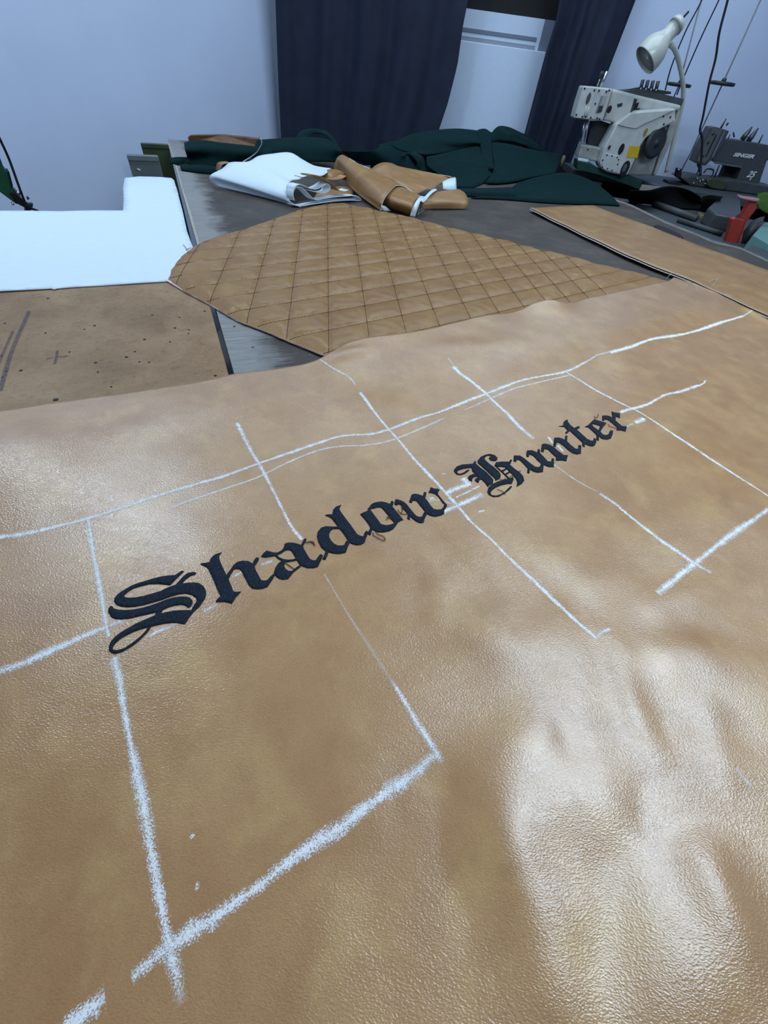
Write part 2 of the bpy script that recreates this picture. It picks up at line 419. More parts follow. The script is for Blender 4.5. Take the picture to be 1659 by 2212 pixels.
def fill(polys, step, extra=None):
    """triangulate outline + holes with an inner grid; returns verts, tris, is-boundary"""
    S = 100.0
    verts = []; edges = []
    for P in polys:
        b0 = len(verts); P = dense(P, step); verts += P; n = len(P)
        edges += [(b0 + i, b0 + (i + 1) % n) for i in range(n)]
    nb = len(verts); A = np.array(verts)
    x = np.arange(A[:, 0].min(), A[:, 0].max(), step); y = np.arange(A[:, 1].min(), A[:, 1].max(), step)
    X, Y = np.meshgrid(x, y); X = X.ravel(); Y = Y.ravel()
    ins = np.zeros(X.shape, bool); d = np.full(X.shape, 1e9)
    for P in polys: ins ^= inside(P, X, Y); d = np.minimum(d, pdist(P, X, Y))
    k = ins & (d > step * .45)
    if extra is not None:
        E_ = np.asarray(extra); gk = set(map(tuple, np.floor(E_ / (step * .5)).astype(int).tolist()))
        for q in np.nonzero(k)[0]:
            if (int(math.floor(X[q] / (step * .5))), int(math.floor(Y[q] / (step * .5)))) in gk: k[q] = False
        verts += [tuple(e) for e in E_]
    verts += list(zip(X[k], Y[k]))
    r = delaunay_2d_cdt([Vector((v[0] * S, v[1] * S)) for v in verts], edges, [], 0, 1e-6)
    V = np.array([(v.x / S, v.y / S) for v in r[0]]); T = np.array([f for f in r[2]])
    c = V[T].mean(axis=1); ins = np.zeros(len(c), bool)
    for P in polys: ins ^= inside(P, c[:, 0], c[:, 1])
    return V, T[ins].tolist()

# ================================================================== ROOM
Yb = 10.5 * H                                       # back wall
A = Vector((-4.6 * H, 4.8 * H, 0)); B = Vector((-3.07 * H, Yb, 0)); dAB = (B - A).normalized()
A0 = A - dAB * 2.9; nL = Vector((dAB.y, -dAB.x, 0))   # left wall runs a little askew
XR = 3.3
struct(slab('floor', [(-3, -1.8), (XR, -1.8), (XR, Yb + .4), (-3, Yb + .4)], FLOOR - .1, FLOOR, 'floor'))
struct(slab('ceiling', [(-3, -1.8), (XR, -1.8), (XR, Yb + .4), (-3, Yb + .4)], CEIL, CEIL + .1, 'ceiling'))
wl = prism_pts('wall_left', [(A0.x, A0.y, FLOOR), (B.x, B.y, FLOOR), (B.x, B.y, CEIL), (A0.x, A0.y, CEIL)], -nL * .15, 'wall'); struct(wl)
struct(box('wall_front', (-3, -1.9, FLOOR), (XR, -1.8, CEIL), 'wall'))
struct(box('wall_right', (XR, -1.8, FLOOR), (XR + .1, Yb + .4, CEIL), 'wall'))
xo0 = B.x + .05; xo1 = aty((1225, 200), Yb).x
wb = box('wall_back', (xo1, Yb, FLOOR), (XR, Yb + .12, CEIL), 'wall'); struct(wb)
lint = box('trim_1', (B.x - .05, Yb, 1.25), (xo1, Yb + .12, CEIL), 'wall'); struct(lint)
tr = box('trim_2', (B.x - .02, Yb - .012, FLOOR), (xo0, Yb + .10, 1.25), 'reveal'); struct(tr)
# door with white lower panel and a dark glazed upper half, behind the curtains
Yd = 10.75 * H
dr = empty('door_1', (0.3, Yd, FLOOR)); struct(dr)
pl = aty((985, 60), Yd); 
ztop_rail = aty((1100, 31), Yd).z; zlow = aty((1110, 103), Yd).z
xl, xr_ = B.x - .02, xo1 + .25
xp = aty((1178, 113), Yd).x
kids = [box('door_panel', (xl, Yd - .03, FLOOR), (xp, Yd + .03, zlow), 'door', None, .004),
        box('door_rail', (xl, Yd - .005, zlow - .01), (aty((1168, 80), Yd).x, Yd + .03, ztop_rail), 'door'),
        box('rail_groove', (xl, Yd - .009, zlow + .035), (aty((1160, 80), Yd).x, Yd - .004, zlow + .05), 'door_grey'),
        box('rail_groove', (xl, Yd - .012, zlow - .002), (aty((1160, 80), Yd).x, Yd - .004, zlow + .018), 'reveal'),
        box('door_stile', (aty((1168, 80), Yd).x, Yd - .004, FLOOR), (xr_, Yd + .03, ztop_rail), 'door_grey'),
        box('door_glass', (xl, Yd + .02, ztop_rail), (xr_, Yd + .05, 1.25), 'black')]
for k in kids: k['kind'] = 'structure'
adopt(dr, *kids)

# curtains: cloth hung in folds
def curtain(name, eL, eR, folds, amp, y0, label, seed):
    zL = sorted([(aty(p, y0).z, aty(p, y0).x) for p in eL]); zR = sorted([(aty(p, y0).z, aty(p, y0).x) for p in eR])
    def ext(L):
        (z0, x0), (z1, x1) = L[0], L[1]; (z2, x2), (z3, x3) = L[-2], L[-1]
        lo = (-.82, x0 + (x1 - x0) / (z1 - z0) * (-.82 - z0) * .35); hi = (1.2, x3 + (x3 - x2) / (z3 - z2) * (1.2 - z3) * .3)
        return [lo] + L + [hi]
    zL = ext(zL); zR = ext(zR); rnd = random.Random(seed)
    ph = [rnd.uniform(0, 6.28) for _ in range(6)]
    nz, nx = 60, 160; vs = []
    for j in range(nz + 1):
        z = -.82 + (2.02) * j / nz
        a = np.interp(z, [q[0] for q in zL], [q[1] for q in zL]); b = np.interp(z, [q[0] for q in zR], [q[1] for q in zR])
        for i in range(nx + 1):
            t = i / nx
            tt = t + .012 * math.sin(2.2 * z + ph[0]) + .02 * math.sin(6.28 * t + ph[4])
            f = math.sin(tt * folds * 2 * math.pi + ph[1] + .35 * math.sin(1.7 * z))
            f = math.copysign(abs(f) ** 1.1, f)
            g = .22 * math.sin(tt * folds * 2 * math.pi * 2.13 + ph[2] + .6 * z) + .35 * math.sin(tt * folds * .47 * 6.28 + ph[3])
            k = (0.72 + .28 * math.sin(3.1 * t * folds + ph[5]))
            vs.append((a + (b - a) * t, y0 + amp * (f * k + g), z))
    fs = [(j * (nx + 1) + i, j * (nx + 1) + i + 1, (j + 1) * (nx + 1) + i + 1, (j + 1) * (nx + 1) + i) for j in range(nz) for i in range(nx)]
    o = from_py(name, vs, fs, 'curtain', None, True); solid(o, .002, 0)
    return tag(o, label, 'curtain', 'navy curtains')
Yc = 10.15 * H
curtain('curtain', [(596, 0), (599, 90), (603, 200), (608, 305)], [(1011, 0), (1000, 55), (988, 140), (968, 220), (944, 292)], 4.2, .030, Yc,
        'wide navy blue curtain hanging left of the white door panel', 3)
curtain('curtain', [(1207, 0), (1199, 44), (1178, 113), (1160, 200), (1137, 292)], [(1377, 0), (1340, 95), (1300, 198), (1262, 285), (1236, 352)], 2.6, .026, Yc - .02,
        'narrow navy blue curtain between the white door panel and the cream sewing machine', 5)
rodo = tag(tube('curtain_rod', [(B.x - .05 + .08, Yc, 1.2), (xo1 + .3, Yc, 1.2)], .012, 'dark_steel'), 'dark curtain rod above the door opening carrying the navy curtains', 'curtain rod')

# ================================================================== TABLES
tl0 = gp((505, 803)); tl1 = gp((365, 310)); dl = (tl1 - tl0).normalized()
nl = Vector((dl.y, -dl.x, 0))
tA = tl0 - dl * 1.15; tB = tl1 + dl * .12
MAT['table'] = table_mat(tl0, tl1)
rt = [gp(p) for p in ((1322, 428), (1365, 443), (1440, 479), (1500, 503), (1538, 519), (1600, 535), (1668, 566))]
ext_r = rt[-1] + (rt[-1] - rt[1]).normalized() * 2.2
work = empty('work_table', (0.3, 1.2, FLOOR))
back_r = rt[0] + (rt[0] - rt[2]).normalized() * .02
top_pts = [tA, tB, Vector((-.2, tB.y + .35, 0)), back_r + Vector((-.12, .12, 0)), back_r] + rt + [ext_r, Vector((2.0, -1.0, 0)), Vector((-.1, -1.0, 0))]
top = slab('table_top', [(p.x, p.y) for p in top_pts], -.035, -.001, 'table')
# worn pale rim along the right-hand edge
inw = Vector((-.42, -.9, 0)).normalized()
rim_o = [back_r] + rt + [ext_r]
wd = [.035, .05, .055, .062, .05, .06, .045, .05, .06]
rim_i = [p + inw * k * .75 for p, k in zip(rim_o, wd)]
rimo = slab('edge_strip', [(p.x, p.y) for p in rim_o] + [(p.x, p.y) for p in rim_i[::-1]], -.034, .0008, 'edge_strip')
chp = slab('chipped_edge', [((tl0 + nl * a_ + dl * b_).x, (tl0 + nl * a_ + dl * b_).y) for a_, b_ in ((-.001, .55), (.005, .56), (.007, .9), (.004, 1.2), (.006, 1.5), (.004, (tl1 - tl0).length), (-.001, (tl1 - tl0).length))], -.03, .0003, 'beige')
legs = [box('leg', (x - .03, y - .03, FLOOR), (x + .03, y + .03, -.035), 'wood_edge') for x, y in ((.0, -.85), (1.7, -.85), (-1.0, 2.2), (.45, 2.5), (1.6, 1.2))]
adopt(work, top, rimo, chp, *legs)
tag(work, 'big worn dark grey work table in the middle under the quilted panel', 'table')
# countersunk screws in the table surface
def screw_head(p, r, parent, m='edge_strip'):
    c = gp(p, .0); bm = bmesh.new()
    o = lathe('screw_head', c + Vector((0, 0, -.001)), (0, 0, 1), [(0, r), (.0012, r), (.0013, r * .55), (.0008, r * .5)], m, None, 12); adopt(parent, o)
for p in ((506, 704), (669, 767), (546, 749)): screw_head(p, .0022, work)

# left cutting table with a fibreboard top, separated from the work table by a narrow gap
cut = empty('cutting_table', (-1.0, .6, FLOOR))
g0 = gp((493, 806)) ; g1 = gp((452, 656)); dg = (g1 - g0).normalized()
bw = gp((374, 388), 0); 
edge_far = g1 + dg * ((bw - g1).dot(dg) - .02)
g_near = g0 - dg * .9
shp = [g_near, g1, gp((398, 600)), gp((404, 560)), gp((392, 520)), gp((382, 470)), gp((372, 425)), gp((366, 392)), gp((276, 390)), gp((273, 462)), gp((2, 461)), gp((-500, 461)) , Vector((-1.9, -.6, 0)), Vector((-.5, -.6, 0))]
cb = slab('fibreboard_top', [(p.x, p.y) for p in shp], -.025, -.0005, 'board', None, .0015)
cl = [box('leg', (x - .03, y - .03, FLOOR), (x + .03, y + .03, -.025), 'wood_edge') for x, y in ((-.75, -.5), (-1.25, .9), (-1.0, 1.25), (-.62, .6))]
adopt(cut, cb, *cl)
tag(cut, 'left worktable with a stained tan fibreboard top full of nail holes', 'table')
holes = [(103, 644), (10, 698), (182, 711), (204, 703), (329, 680), (388, 685), (378, 708), (408, 712), (407, 720), (312, 733), (367, 738), (291, 759), (273, 771), (301, 781), (322, 782),
         (206, 783), (211, 803), (13, 802), (45, 800), (5, 815), (120, 863), (465, 811), (98, 719), (3, 768), (442, 672), (150, 760), (240, 835)]
for i, p in enumerate(holes):
    c = gp(p, 0); r = .0016 if i % 3 else .0023
    if p == (120, 863): r = .0035
    o = lathe('nail_hole', c + Vector((0, 0, -.0004)), (0, 0, 1), [(0, r), (.0003, r), (.0004, r * .8)], 'black', None, 10); adopt(cut, o)
def strip(name, pts, wid, mats, parent, zoff, zf=None, strength=None, uvw=True, nacross=5):
    """thin ribbon lying on a surface"""
    pts = [Vector(p) for p in pts]; n = len(pts); vs = []; fs = []; uv = []
    wid = wid if isinstance(wid, list) else [wid] * n
    st = strength if isinstance(strength, list) else [strength or 1.0] * n
    for i, p in enumerate(pts):
        t = pts[min(i + 1, n - 1)] - pts[max(i - 1, 0)]; t.z = 0; t.normalize(); s = Vector((t.y, -t.x, 0))
        for k in range(nacross):
            a = -1 + 2 * k / (nacross - 1); q = p + s * a * wid[i] * .5
            z = (zf(q.x, q.y) if zf else p.z) + zoff
            vs.append((q.x, q.y, z)); uv.append((a, st[i]))
    for i in range(n - 1):
        for k in range(nacross - 1):
            b = i * nacross + k; fs.append((b, b + nacross, b + nacross + 1, b + 1))
    o = from_py(name, vs, fs, mats, parent, True)
    L = o.data.uv_layers.new(name='UVMap'); 
    for lp in o.data.loops: L.data[lp.index].uv = uv[lp.vertex_index]
    return o
def respath(px, step, fn):
    P = [fn(p) for p in px]; S = smooth_path(P, 10) if len(P) > 2 else P; out = [S[0]]; 
    D = dense([(p.x, p.y) for p in S], step, False)
    return [Vector((a, b, 0)) for a, b in D]
for px, wd_ in (([(0, 845), (25, 760), (55, 690), (62, 672)], .006), ([(-5, 790), (10, 755), (28, 715)], .004), ([(100, 775), (122, 771), (146, 769)], .003), ([(124, 757), (122, 771), (118, 786)], .004)):
    o = strip('pen_mark', respath(px, .006, gp), wd_, 'ink', None, .0003); adopt(cut, o)

# ================================================================== WHITE VINYL SHEET on the cutting table
wp = [(-260, 455), (0, 455), (60, 455), (130, 456), (200, 455), (266, 455), (267, 430), (266, 405), (269, 384), (300, 381), (340, 382), (370, 384), (376, 389), (385, 420), (395, 458), (404, 500), (416, 532), (424, 560), (395, 600), (380, 606),
      (366, 607), (300, 611), (220, 616), (150, 620), (121, 623), (117, 625), (110, 623), (60, 626), (0, 629), (-300, 648)]
P = [gp(p, .002) for p in wp]
V, T = fill([[(p.x, p.y) for p in P]], .02)
rng = np.random.RandomState(3)
zs = .0022 + .0006 * np.sin(V[:, 0] * 23) * np.sin(V[:, 1] * 19)
ws = from_py('white_vinyl_sheet', np.c_[V, zs], T, 'vinyl', None, True); solid(ws, .0015)
tag(ws, 'bright white vinyl sheet with a square tab lying on the left fibreboard table', 'vinyl sheet')
def thread_tube(name, px, zf, r, m, parent, lift=.0008):
    P = smooth_path([gp(p, 0) if zf is None else zf(p) for p in px], 6)
    P = [Vector((p.x, p.y, p.z + lift)) for p in P]
    o = tube(name, P, r, m, None, 5)
    adopt(parent, o); return o
thread_tube('frayed_thread', [(404, 541), (401, 535), (396, 529)], lambda p: gp(p, .003), .0006, 'thread_brown', ws)
thread_tube('frayed_thread', [(402, 541), (407, 538), (413, 536)], lambda p: gp(p, .003), .0006, 'thread_brown', ws)

# ================================================================== QUILTED PANEL
q_px = [(362, 601), (370, 579), (380, 564), (392, 551), (405, 539), (420, 529), (436, 520), (455, 513), (493, 501), (535, 490), (575, 476), (615, 462), (642, 452), (678, 443), (706, 438), (746, 438),
        (778, 445), (804, 449), (830, 456), (866, 462), (905, 472), (940, 481), (975, 491), (1030, 503), (1065, 511), (1100, 519), (1132, 528), (1165, 537), (1196, 543), (1225, 549), (1262, 560), (1298, 570), (1330, 577), (1360, 584), (1389, 590), (1415, 597), (1445, 607)]
q_front = [(702, 766), (634, 739), (579, 715), (515, 691), (455, 656), (400, 627)]
QZ = .010
qo = [gp(p, QZ * .6) for p in q_px]; qf = [gp(p, QZ * .6) for p in q_front]
uax = Vector((.794, .608, 0)); vax = Vector((-.608, .794, 0))
e1 = qo[-1] - vax * .16; e0 = qf[0] - (qf[1] - qf[0]).normalized() * .13
qpoly = [(p.x, p.y) for p in qo] + [(e1.x, e1.y), (e0.x, e0.y)] + [(p.x, p.y) for p in qf]
rr = random.Random(4)
# slightly ragged outline on the far side
qd = dense(qpoly, .012); qpoly = [(x + rr.gauss(0, .0009), y + rr.gauss(0, .0009)) for x, y in qd]
dA = Vector((-.2, .98, 0)).normalized(); nA = Vector((dA.y, -dA.x, 0))
dB = Vector((-.765, -.645, 0)).normalized(); nB = Vector((dB.y, -dB.x, 0))
oA = [v * H for v in (-.9, -.668, -.44, -.222, -.005, .212, .425, .635, .852, 1.06, 1.265, 1.46, 1.64, 1.82, 2.0)]
oB0, sB = 1.86 * H, .195 * H
def qa(X, Y):  # position across the A lines, with a slight bow as in the photograph
    a = nA.x * X + nA.y * Y; l = dA.x * X + dA.y * Y
    return a - .030 * (l / H - 3.0) * (a / H) * H * .55
def qb(X, Y): return nB.x * X + nB.y * Y
def near(vals, lines):
    d = np.full(vals.shape, 9.)
    for o_ in lines: d = np.minimum(d, np.abs(vals - o_))
    return d
linesB = [oB0 + sB * k for k in range(-3, 14)]
def quilt_z(X, Y):
    da = near(qa(X, Y), oA); db = near(qb(X, Y), linesB)
    pil = (1 - np.exp(-da / .006)) * (1 - np.exp(-db / .006))
    sd = sdist(qpoly, X, Y)
    rim = sstep(-.001, .030, sd)
    wr = .0010 * np.sin(X * 95 + 3 * np.sin(Y * 41)) * np.sin(Y * 80 + 2 * np.sin(X * 37))
    return .0030 + rim * (.0030 + .0050 * pil + wr * pil)
qn = np.array(qpoly)
pts_all = []
ts = np.arange(0.2, 1.75, .0052)
for o_ in oA:
    # solve the bowed line numerically
    X = o_ * nA.x + dA.x * ts; Y = o_ * nA.y + dA.y * ts
    for _ in range(4):
        e = qa(X, Y) - o_; X = X - e * nA.x; Y = Y - e * nA.y
    ins = inside(qn, X, Y) & (pdist(qn, X, Y) > .003); pts_all.append((X[ins], Y[ins], dA))
ts = np.arange(-2.2, .6, .0052)
for o_ in linesB:
    X = o_ * nB.x + dB.x * ts; Y = o_ * nB.y + dB.y * ts
    ins = inside(qn, X, Y) & (pdist(qn, X, Y) > .003); pts_all.append((X[ins], Y[ins], dB))
V, T = fill([qpoly], .0062, np.concatenate([np.c_[p[0], p[1]] for p in pts_all]))
zz = quilt_z(V[:, 0], V[:, 1])
quilt = from_py('quilted_panel', np.c_[V, zz], T, 'quilt', None, True)
tag(quilt, 'half oval tan leather panel with diamond quilting lying under the lettered hide', 'quilted panel')
fb = [gp(p, .003) for p in q_front[::-1]]; fb = [gp((360, 603), .003)] + fb
nfr = Vector((dl.y, -dl.x, 0))
fpts = []
for i, p in enumerate(fb):
    t = fb[min(i + 1, len(fb) - 1)] - fb[max(i - 1, 0)]; t.z = 0; t.normalize(); s = Vector((t.y, -t.x, 0)); fpts.append((p, s))
foam = slab('foam_backing', [((p + s * .0035).x, (p + s * .0035).y) for p, s in fpts] + [((p - s * .03).x, (p - s * .03).y) for p, s in fpts][::-1], .0004, .0030, 'foam', None, .0008)
adopt(quilt, foam)
# stitches: short raised dashes along every quilting line
bm = bmesh.new()
qn = np.array(qpoly)
def add_stitch(p, d, z, w_, l_):
    s = Vector((d.y, -d.x, 0)); a = p - d * l_; b = p + d * l_
    v = [bm.verts.new((q.x, q.y, zz_)) for q, zz_ in ((a - s * w_, z - .0004), (a + s * w_, z - .0004), (b + s * w_, z - .0004), (b - s * w_, z - .0004), (a, z + .0007), (b, z + .0007))]
    for f in ((0, 1, 4), (2, 3, 5), (1, 2, 5, 4), (3, 0, 4, 5)): bm.faces.new([v[k] for k in f])
for X, Y, d in pts_all:
    if len(X) == 0: continue
    Z = quilt_z(X, Y)
    for x, y, z in zip(X, Y, Z):
        add_stitch(Vector((x, y, 0)), Vector((d.x, d.y, 0)), z + .0004, .0008, .0019)
so = from_bm('quilting_stitches', bm, 'stitch'); so['kind'] = 'stuff'; adopt(quilt, so)

# ================================================================== RIGHT-HAND FOLDED HIDE (two layers)
stk_l = [(1146, 451), (1190, 472), (1230, 491), (1266, 509), (1310, 530), (1357, 553), (1405, 573), (1449, 590), (1500, 610), (1548, 632)]
stk_t = [(1146, 450), (1170, 447), (1197, 446), (1240, 444), (1282, 443), (1340, 465), (1403, 487), (1450, 506), (1495, 524), (1580, 554), (1668, 586)]
ZS = .011
sl = [gp(p, ZS) for p in stk_l]; st_ = [gp(p, ZS) for p in stk_t]
far = st_[-1] + (st_[-1] - st_[-3]).normalized() * .6
near_ = sl[-1] + (sl[-1] - sl[-3]).normalized() * .55
spoly = [(p.x, p.y) for p in sl[1:]] + [(near_.x, near_.y), ((near_ + Vector((.7, .1, 0))).x, (near_ + Vector((.7, .1, 0))).y), (far.x, far.y)] + [(p.x, p.y) for p in st_[::-1]]
stack = empty('folded_hide', (1.1, 1.75, .0))
def stack_layer(name, inset, z0, lift, mats):
    n_ = len(spoly); cen = Vector((1.5, 1.7, 0)); poly = spoly
    V, T = fill([poly], .018)
    X, Y = V[:, 0] + inset[0], V[:, 1] + inset[1]
    d = pdist([(p.x, p.y) for p in sl], V[:, 0], V[:, 1], False)
    z = z0 + lift * np.exp(-(d / .05) ** 2) + .0008 * np.sin(X * 31) * np.sin(Y * 27)
    o = from_py(name, np.c_[X, Y, z], T, mats, None, True); return o
up_ = stack_layer('upper_layer', (0, 0), .0105, .0028, ['leather_far', 'backing', 'backing']); solid(up_, .0018, -1, 1, 1)
lo_ = stack_layer('lower_layer', (-.0035, -.0025), .0062, .0028, ['leather_far', 'backing', 'backing']); solid(lo_, .0018, -1, 1, 1)
ins_ = (np.array([(p[0], p[1]) for p in spoly])); cen = ins_.mean(axis=0)
pad = slab('inner_fold', [tuple(cen + (p - cen) * .955 + np.array([.012, .008])) for p in ins_], .0012, .0045, 'leather_far')
adopt(stack, up_, lo_, pad)
for px in ([(1440, 601), (1447, 594), (1452, 588)], [(1487, 607), (1481, 613), (1478, 616)], [(1499, 615), (1503, 621), (1506, 627)], [(1493, 609), (1486, 613), (1483, 619)], [(1538, 618), (1545, 610), (1549, 602)], [(1530, 612), (1536, 606), (1551, 603)]):
    thread_tube('frayed_thread', px, lambda p: gp(p, .013), .0005, 'thread_pale', stack)
tag(stack, 'double layered tan hide with white backing edges at the right of the table', 'leather hide')

# ================================================================== MAIN HIDE
# soft relief: (pixel centre, radius along, radius across, angle in degrees, height)
BUMPS = [
 ((-50, 1000), .080, .110, 90, .024), ((330, 1380), .12, .12, 0, .007),
 ((330, 1215), .03, .05, 40, -.001),
 ((760, 775), .05, .018, 40, .006), ((800, 745), .05, .018, 35, .004),
 ((1185, 668), .05, .045, 38, .014), ((1240, 690), .05, .10, 130, -.002),
 ((560, 870), .12, .04, 20, .003), ((1000, 760), .10, .03, 20, .003), ((1330, 770), .06, .04, 110, .0035),
 ((1480, 1290), .08, .02, 25, .003), ((1600, 1000), .05, .03, 120, .002), ((1500, 940), .10, .04, 40, .0025),
 ((1120, 1740), .05, .03, 50, .0045), ((1320, 1760), .03, .05, 20, .003),
 ((1460, 1760), .035, .022, 30, -.004), ((1540, 1900), .022, .035, 10, .0055), ((1330, 1930), .04, .02, 60, -.0035),
 ((1150, 1950), .02, .05, 20, .003), ((1500, 2080), .05, .025, 20, .0025), ((1180, 2130), .03, .02, 0, .002),
 ((640, 1450), .10, .06, 40, -.001), ((400, 1700), .12, .08, 30, -.0015), ((1160, 1230), .05, .02, 130, -.0015),
]
# folds running between two pixels: (from, to, half width, height)
FOLDS = [((930, 1345), (1290, 1415), .030, .0048), ((1330, 1395), (1680, 1455), .030, .0056), ((1010, 1640), (1180, 1560), .020, .0026), ((1330, 1440), (1420, 1620), .014, .0026),
         ((1190, 1500), (1240, 1640), .014, -.002), ((1430, 1560), (1640, 1600), .016, -.002), ((900, 1850), (1000, 2100), .05, -.002), ((880, 1120), (1100, 1330), .016, -.0016)]
BW = []
for p, ra, rb, an, hh in BUMPS:
    c = gp(p, .004); a = math.radians(an); BW.append((c.x, c.y, ra, rb, math.cos(a), math.sin(a), hh))
for p1, p2, hw_, hh in FOLDS:
    a_ = gp(p1, .004); b_ = gp(p2, .004); c = (a_ + b_) / 2; d_ = b_ - a_
    BW.append((c.x, c.y, d_.length * .6, hw_, d_.x / d_.length, d_.y / d_.length, hh))
_r = random.Random(21)
for _ in range(46):                      # small handled dents, lower right
    an = _r.uniform(0, 3.14); hh = _r.choice((-1, 1)) * _r.uniform(.0006, .0015)
    BW.append((_r.uniform(.04, .42), _r.uniform(-.12, .22), _r.uniform(.024, .050), _r.uniform(.014, .024), math.cos(an), math.sin(an), hh))
def Lz_exact(X, Y):
    z = np.full(X.shape, .0022)
    z = z + .0125 * np.maximum(sstep(-.11, .006, sdist(QC, X, Y)), 1.12 * sstep(-.06, .003, sdist(SC_, X, Y)))
    for cx, cy, ra, rb, ca, sa, hh in BW:
        u = (X - cx) * ca + (Y - cy) * sa; v = -(X - cx) * sa + (Y - cy) * ca
        z = z + hh * np.exp(-(u / ra) ** 2 - (v / rb) ** 2)
    z = z + .0010 * np.sin(X * 13 + 2.1 * np.sin(Y * 7)) * np.sin(Y * 15 + 1.3) * sstep(-.1, .4, X + Y)
    z = z + .0005 * np.sin(X * 37 + 1.5 * np.sin(Y * 23)) * np.sin(Y * 41 - X * 12)
    return np.maximum(z, .0012)
QC = qpoly[::4]; SC_ = spoly
LX0, LX1, LY0, LY1, LST = -1.15, 1.55, -1.05, 1.75, .005
_gx = np.arange(LX0, LX1, LST); _gy = np.arange(LY0, LY1, LST); _X, _Y = np.meshgrid(_gx, _gy)
LG = Lz_exact(_X.ravel(), _Y.ravel()).reshape(_X.shape)
def Lz(X, Y):
    X = np.asarray(X, float); Y = np.asarray(Y, float)
    a = np.clip((X - LX0) / LST, 0, LG.shape[1] - 1.001); b = np.clip((Y - LY0) / LST, 0, LG.shape[0] - 1.001)
    i = a.astype(int); j = b.astype(int); a = a - i; b = b - j
    return (LG[j, i] * (1 - a) + LG[j, i + 1] * a) * (1 - b) + (LG[j + 1, i] * (1 - a) + LG[j + 1, i + 1] * a) * b
def lp(p):                              # pixel -> point on the hide
    z = .003
    for _ in range(25):
        q = gp(p, z); z = .5 * z + .5 * float(Lz(q.x, q.y))
    q = gp(p, z); return Vector((q.x, q.y, float(Lz(q.x, q.y))))
far_px = [(-160, 905), (0, 888), (100, 872), (200, 858), (300, 845), (400, 830), (480, 814), (500, 808), (560, 801), (620, 793), (660, 786), (690, 776), (715, 760), (745, 742), (775, 732), (800, 728), (850, 722), (900, 715), (940, 707), (980, 697), (1020, 687), (1060, 679), (1098, 676),
          (1125, 668), (1150, 655), (1175, 648), (1195, 648), (1220, 655), (1260, 646), (1300, 638), (1340, 629), (1380, 621), (1420, 612), (1446, 606), (1456, 599)]
rgt_px = [(1456, 599), (1500, 611), (1548, 632), (1600, 659), (1625, 670), (1668, 695)]
fe = [lp(p) for p in far_px]; re_ = [lp(p) for p in rgt_px]
fu = [p.dot(uax) for p in fe]; fv = [p.dot(vax) for p in fe]
ru = [p.dot(uax) for p in re_]; rv = [p.dot(vax) for p in re_]
order = np.argsort(fu); fu = np.array(fu)[order]; fv = np.array(fv)[order]
U0, VB = -.72, -.50
def uright(v):
    o_ = np.argsort(rv); return np.interp(v, np.array(rv)[o_], np.array(ru)[o_])
nu, nv = 520, 300
tu = np.linspace(0, 1, nu); tv = np.linspace(0, 1, nv)
# smooth interpolation of the far edge
def fedge(u):
    return np.interp(u, fu, fv)
u_top = U0 + (fu[-1] - U0) * tu
v_top = fedge(u_top); ker = np.ones(5) / 5; v_top[2:-2] = np.convolve(v_top, ker, 'valid')
G = np.zeros((nv, nu, 2))
for j, t in enumerate(tv):
    v = VB + (v_top - VB) * t
    ur = uright(v[-1]); u = U0 + (ur - U0) * tu
    G[j, :, 0] = u; G[j, :, 1] = v
X = G[..., 0] * uax.x + G[..., 1] * vax.x; Y = G[..., 0] * uax.y + G[..., 1] * vax.y
Z = Lz(X.ravel(), Y.ravel()).reshape(X.shape)
vs = np.c_[X.ravel(), Y.ravel(), Z.ravel()]
fs = [(j * nu + i, j * nu + i + 1, (j + 1) * nu + i + 1, (j + 1) * nu + i) for j in range(nv - 1) for i in range(nu - 1)]
hide = from_py('leather_hide', vs, fs, ['leather', 'backing', 'pale_edge'], None, True); solid(hide, .0014, -1, 1, 2)
tag(hide, 'large tan leather hide in the foreground with black gothic lettering and white chalk lines', 'leather hide')

# ---- chalk lines drawn on the hide
def chalk(px, w0, s=1.0, fade0=0, fade1=0):
    pts = respath(px, .004, lp); n = len(pts)
    if n < 2: return
    rnd = random.Random(len(px) * 31 + int(px[0][0])); 
    W = []; S = []
    ph = rnd.uniform(0, 6)
    for i in range(n):
        t = i / max(n - 1, 1)
        k = 1 - fade0 * max(0, 1 - t / .25) - fade1 * max(0, 1 - (1 - t) / .25)
        W.append(w0 * 1.15 * (0.9 + .18 * math.sin(ph + i * .11) + .1 * rnd.uniform(-1, 1))); S.append(max(.1, s * k * (0.93 + .12 * math.sin(ph * 2 + i * .06))))
    o = strip('chalk_line', pts, W, 'chalk', None, .00025, lambda x, y: float(Lz(x, y)), S); adopt(hide, o)
chalk([(-30, 1162), (0, 1160), (60, 1152), (120, 1138), (188, 1121), (270, 1095), (350, 1068), (420, 1047), (480, 1030), (560, 1001), (630, 977), (700, 953), (730, 944), (760, 940), (800, 938), (840, 928), (900, 905), (950, 890), (1000, 870), (1052, 850)], .0062, 1.15)
chalk([(1052, 850), (1120, 824), (1170, 813), (1222, 803), (1260, 785), (1290, 767)], .0065, 1.1, 0, .5)
chalk([(1290, 767), (1310, 762), (1326, 758)], .005, .5)
chalk([(1318, 762), (1360, 750), (1400, 735), (1430, 729), (1465, 724), (1500, 716), (1560, 696), (1605, 683)], .0095, 1.5, .3, .2)
chalk([(1605, 683), (1615, 677), (1625, 670)], .005, .9)
chalk([(366, 1099), (400, 1085), (450, 1068), (510, 1048), (560, 1030), (610, 1005), (660, 983), (700, 970), (740, 964), (790, 962), (840, 953), (900, 930), (958, 904)], .0040, .85, .5, .5)
chalk([(1003, 886), (1060, 861), (1110, 840), (1160, 827), (1230, 811)], .0045, .8, .5, .2)
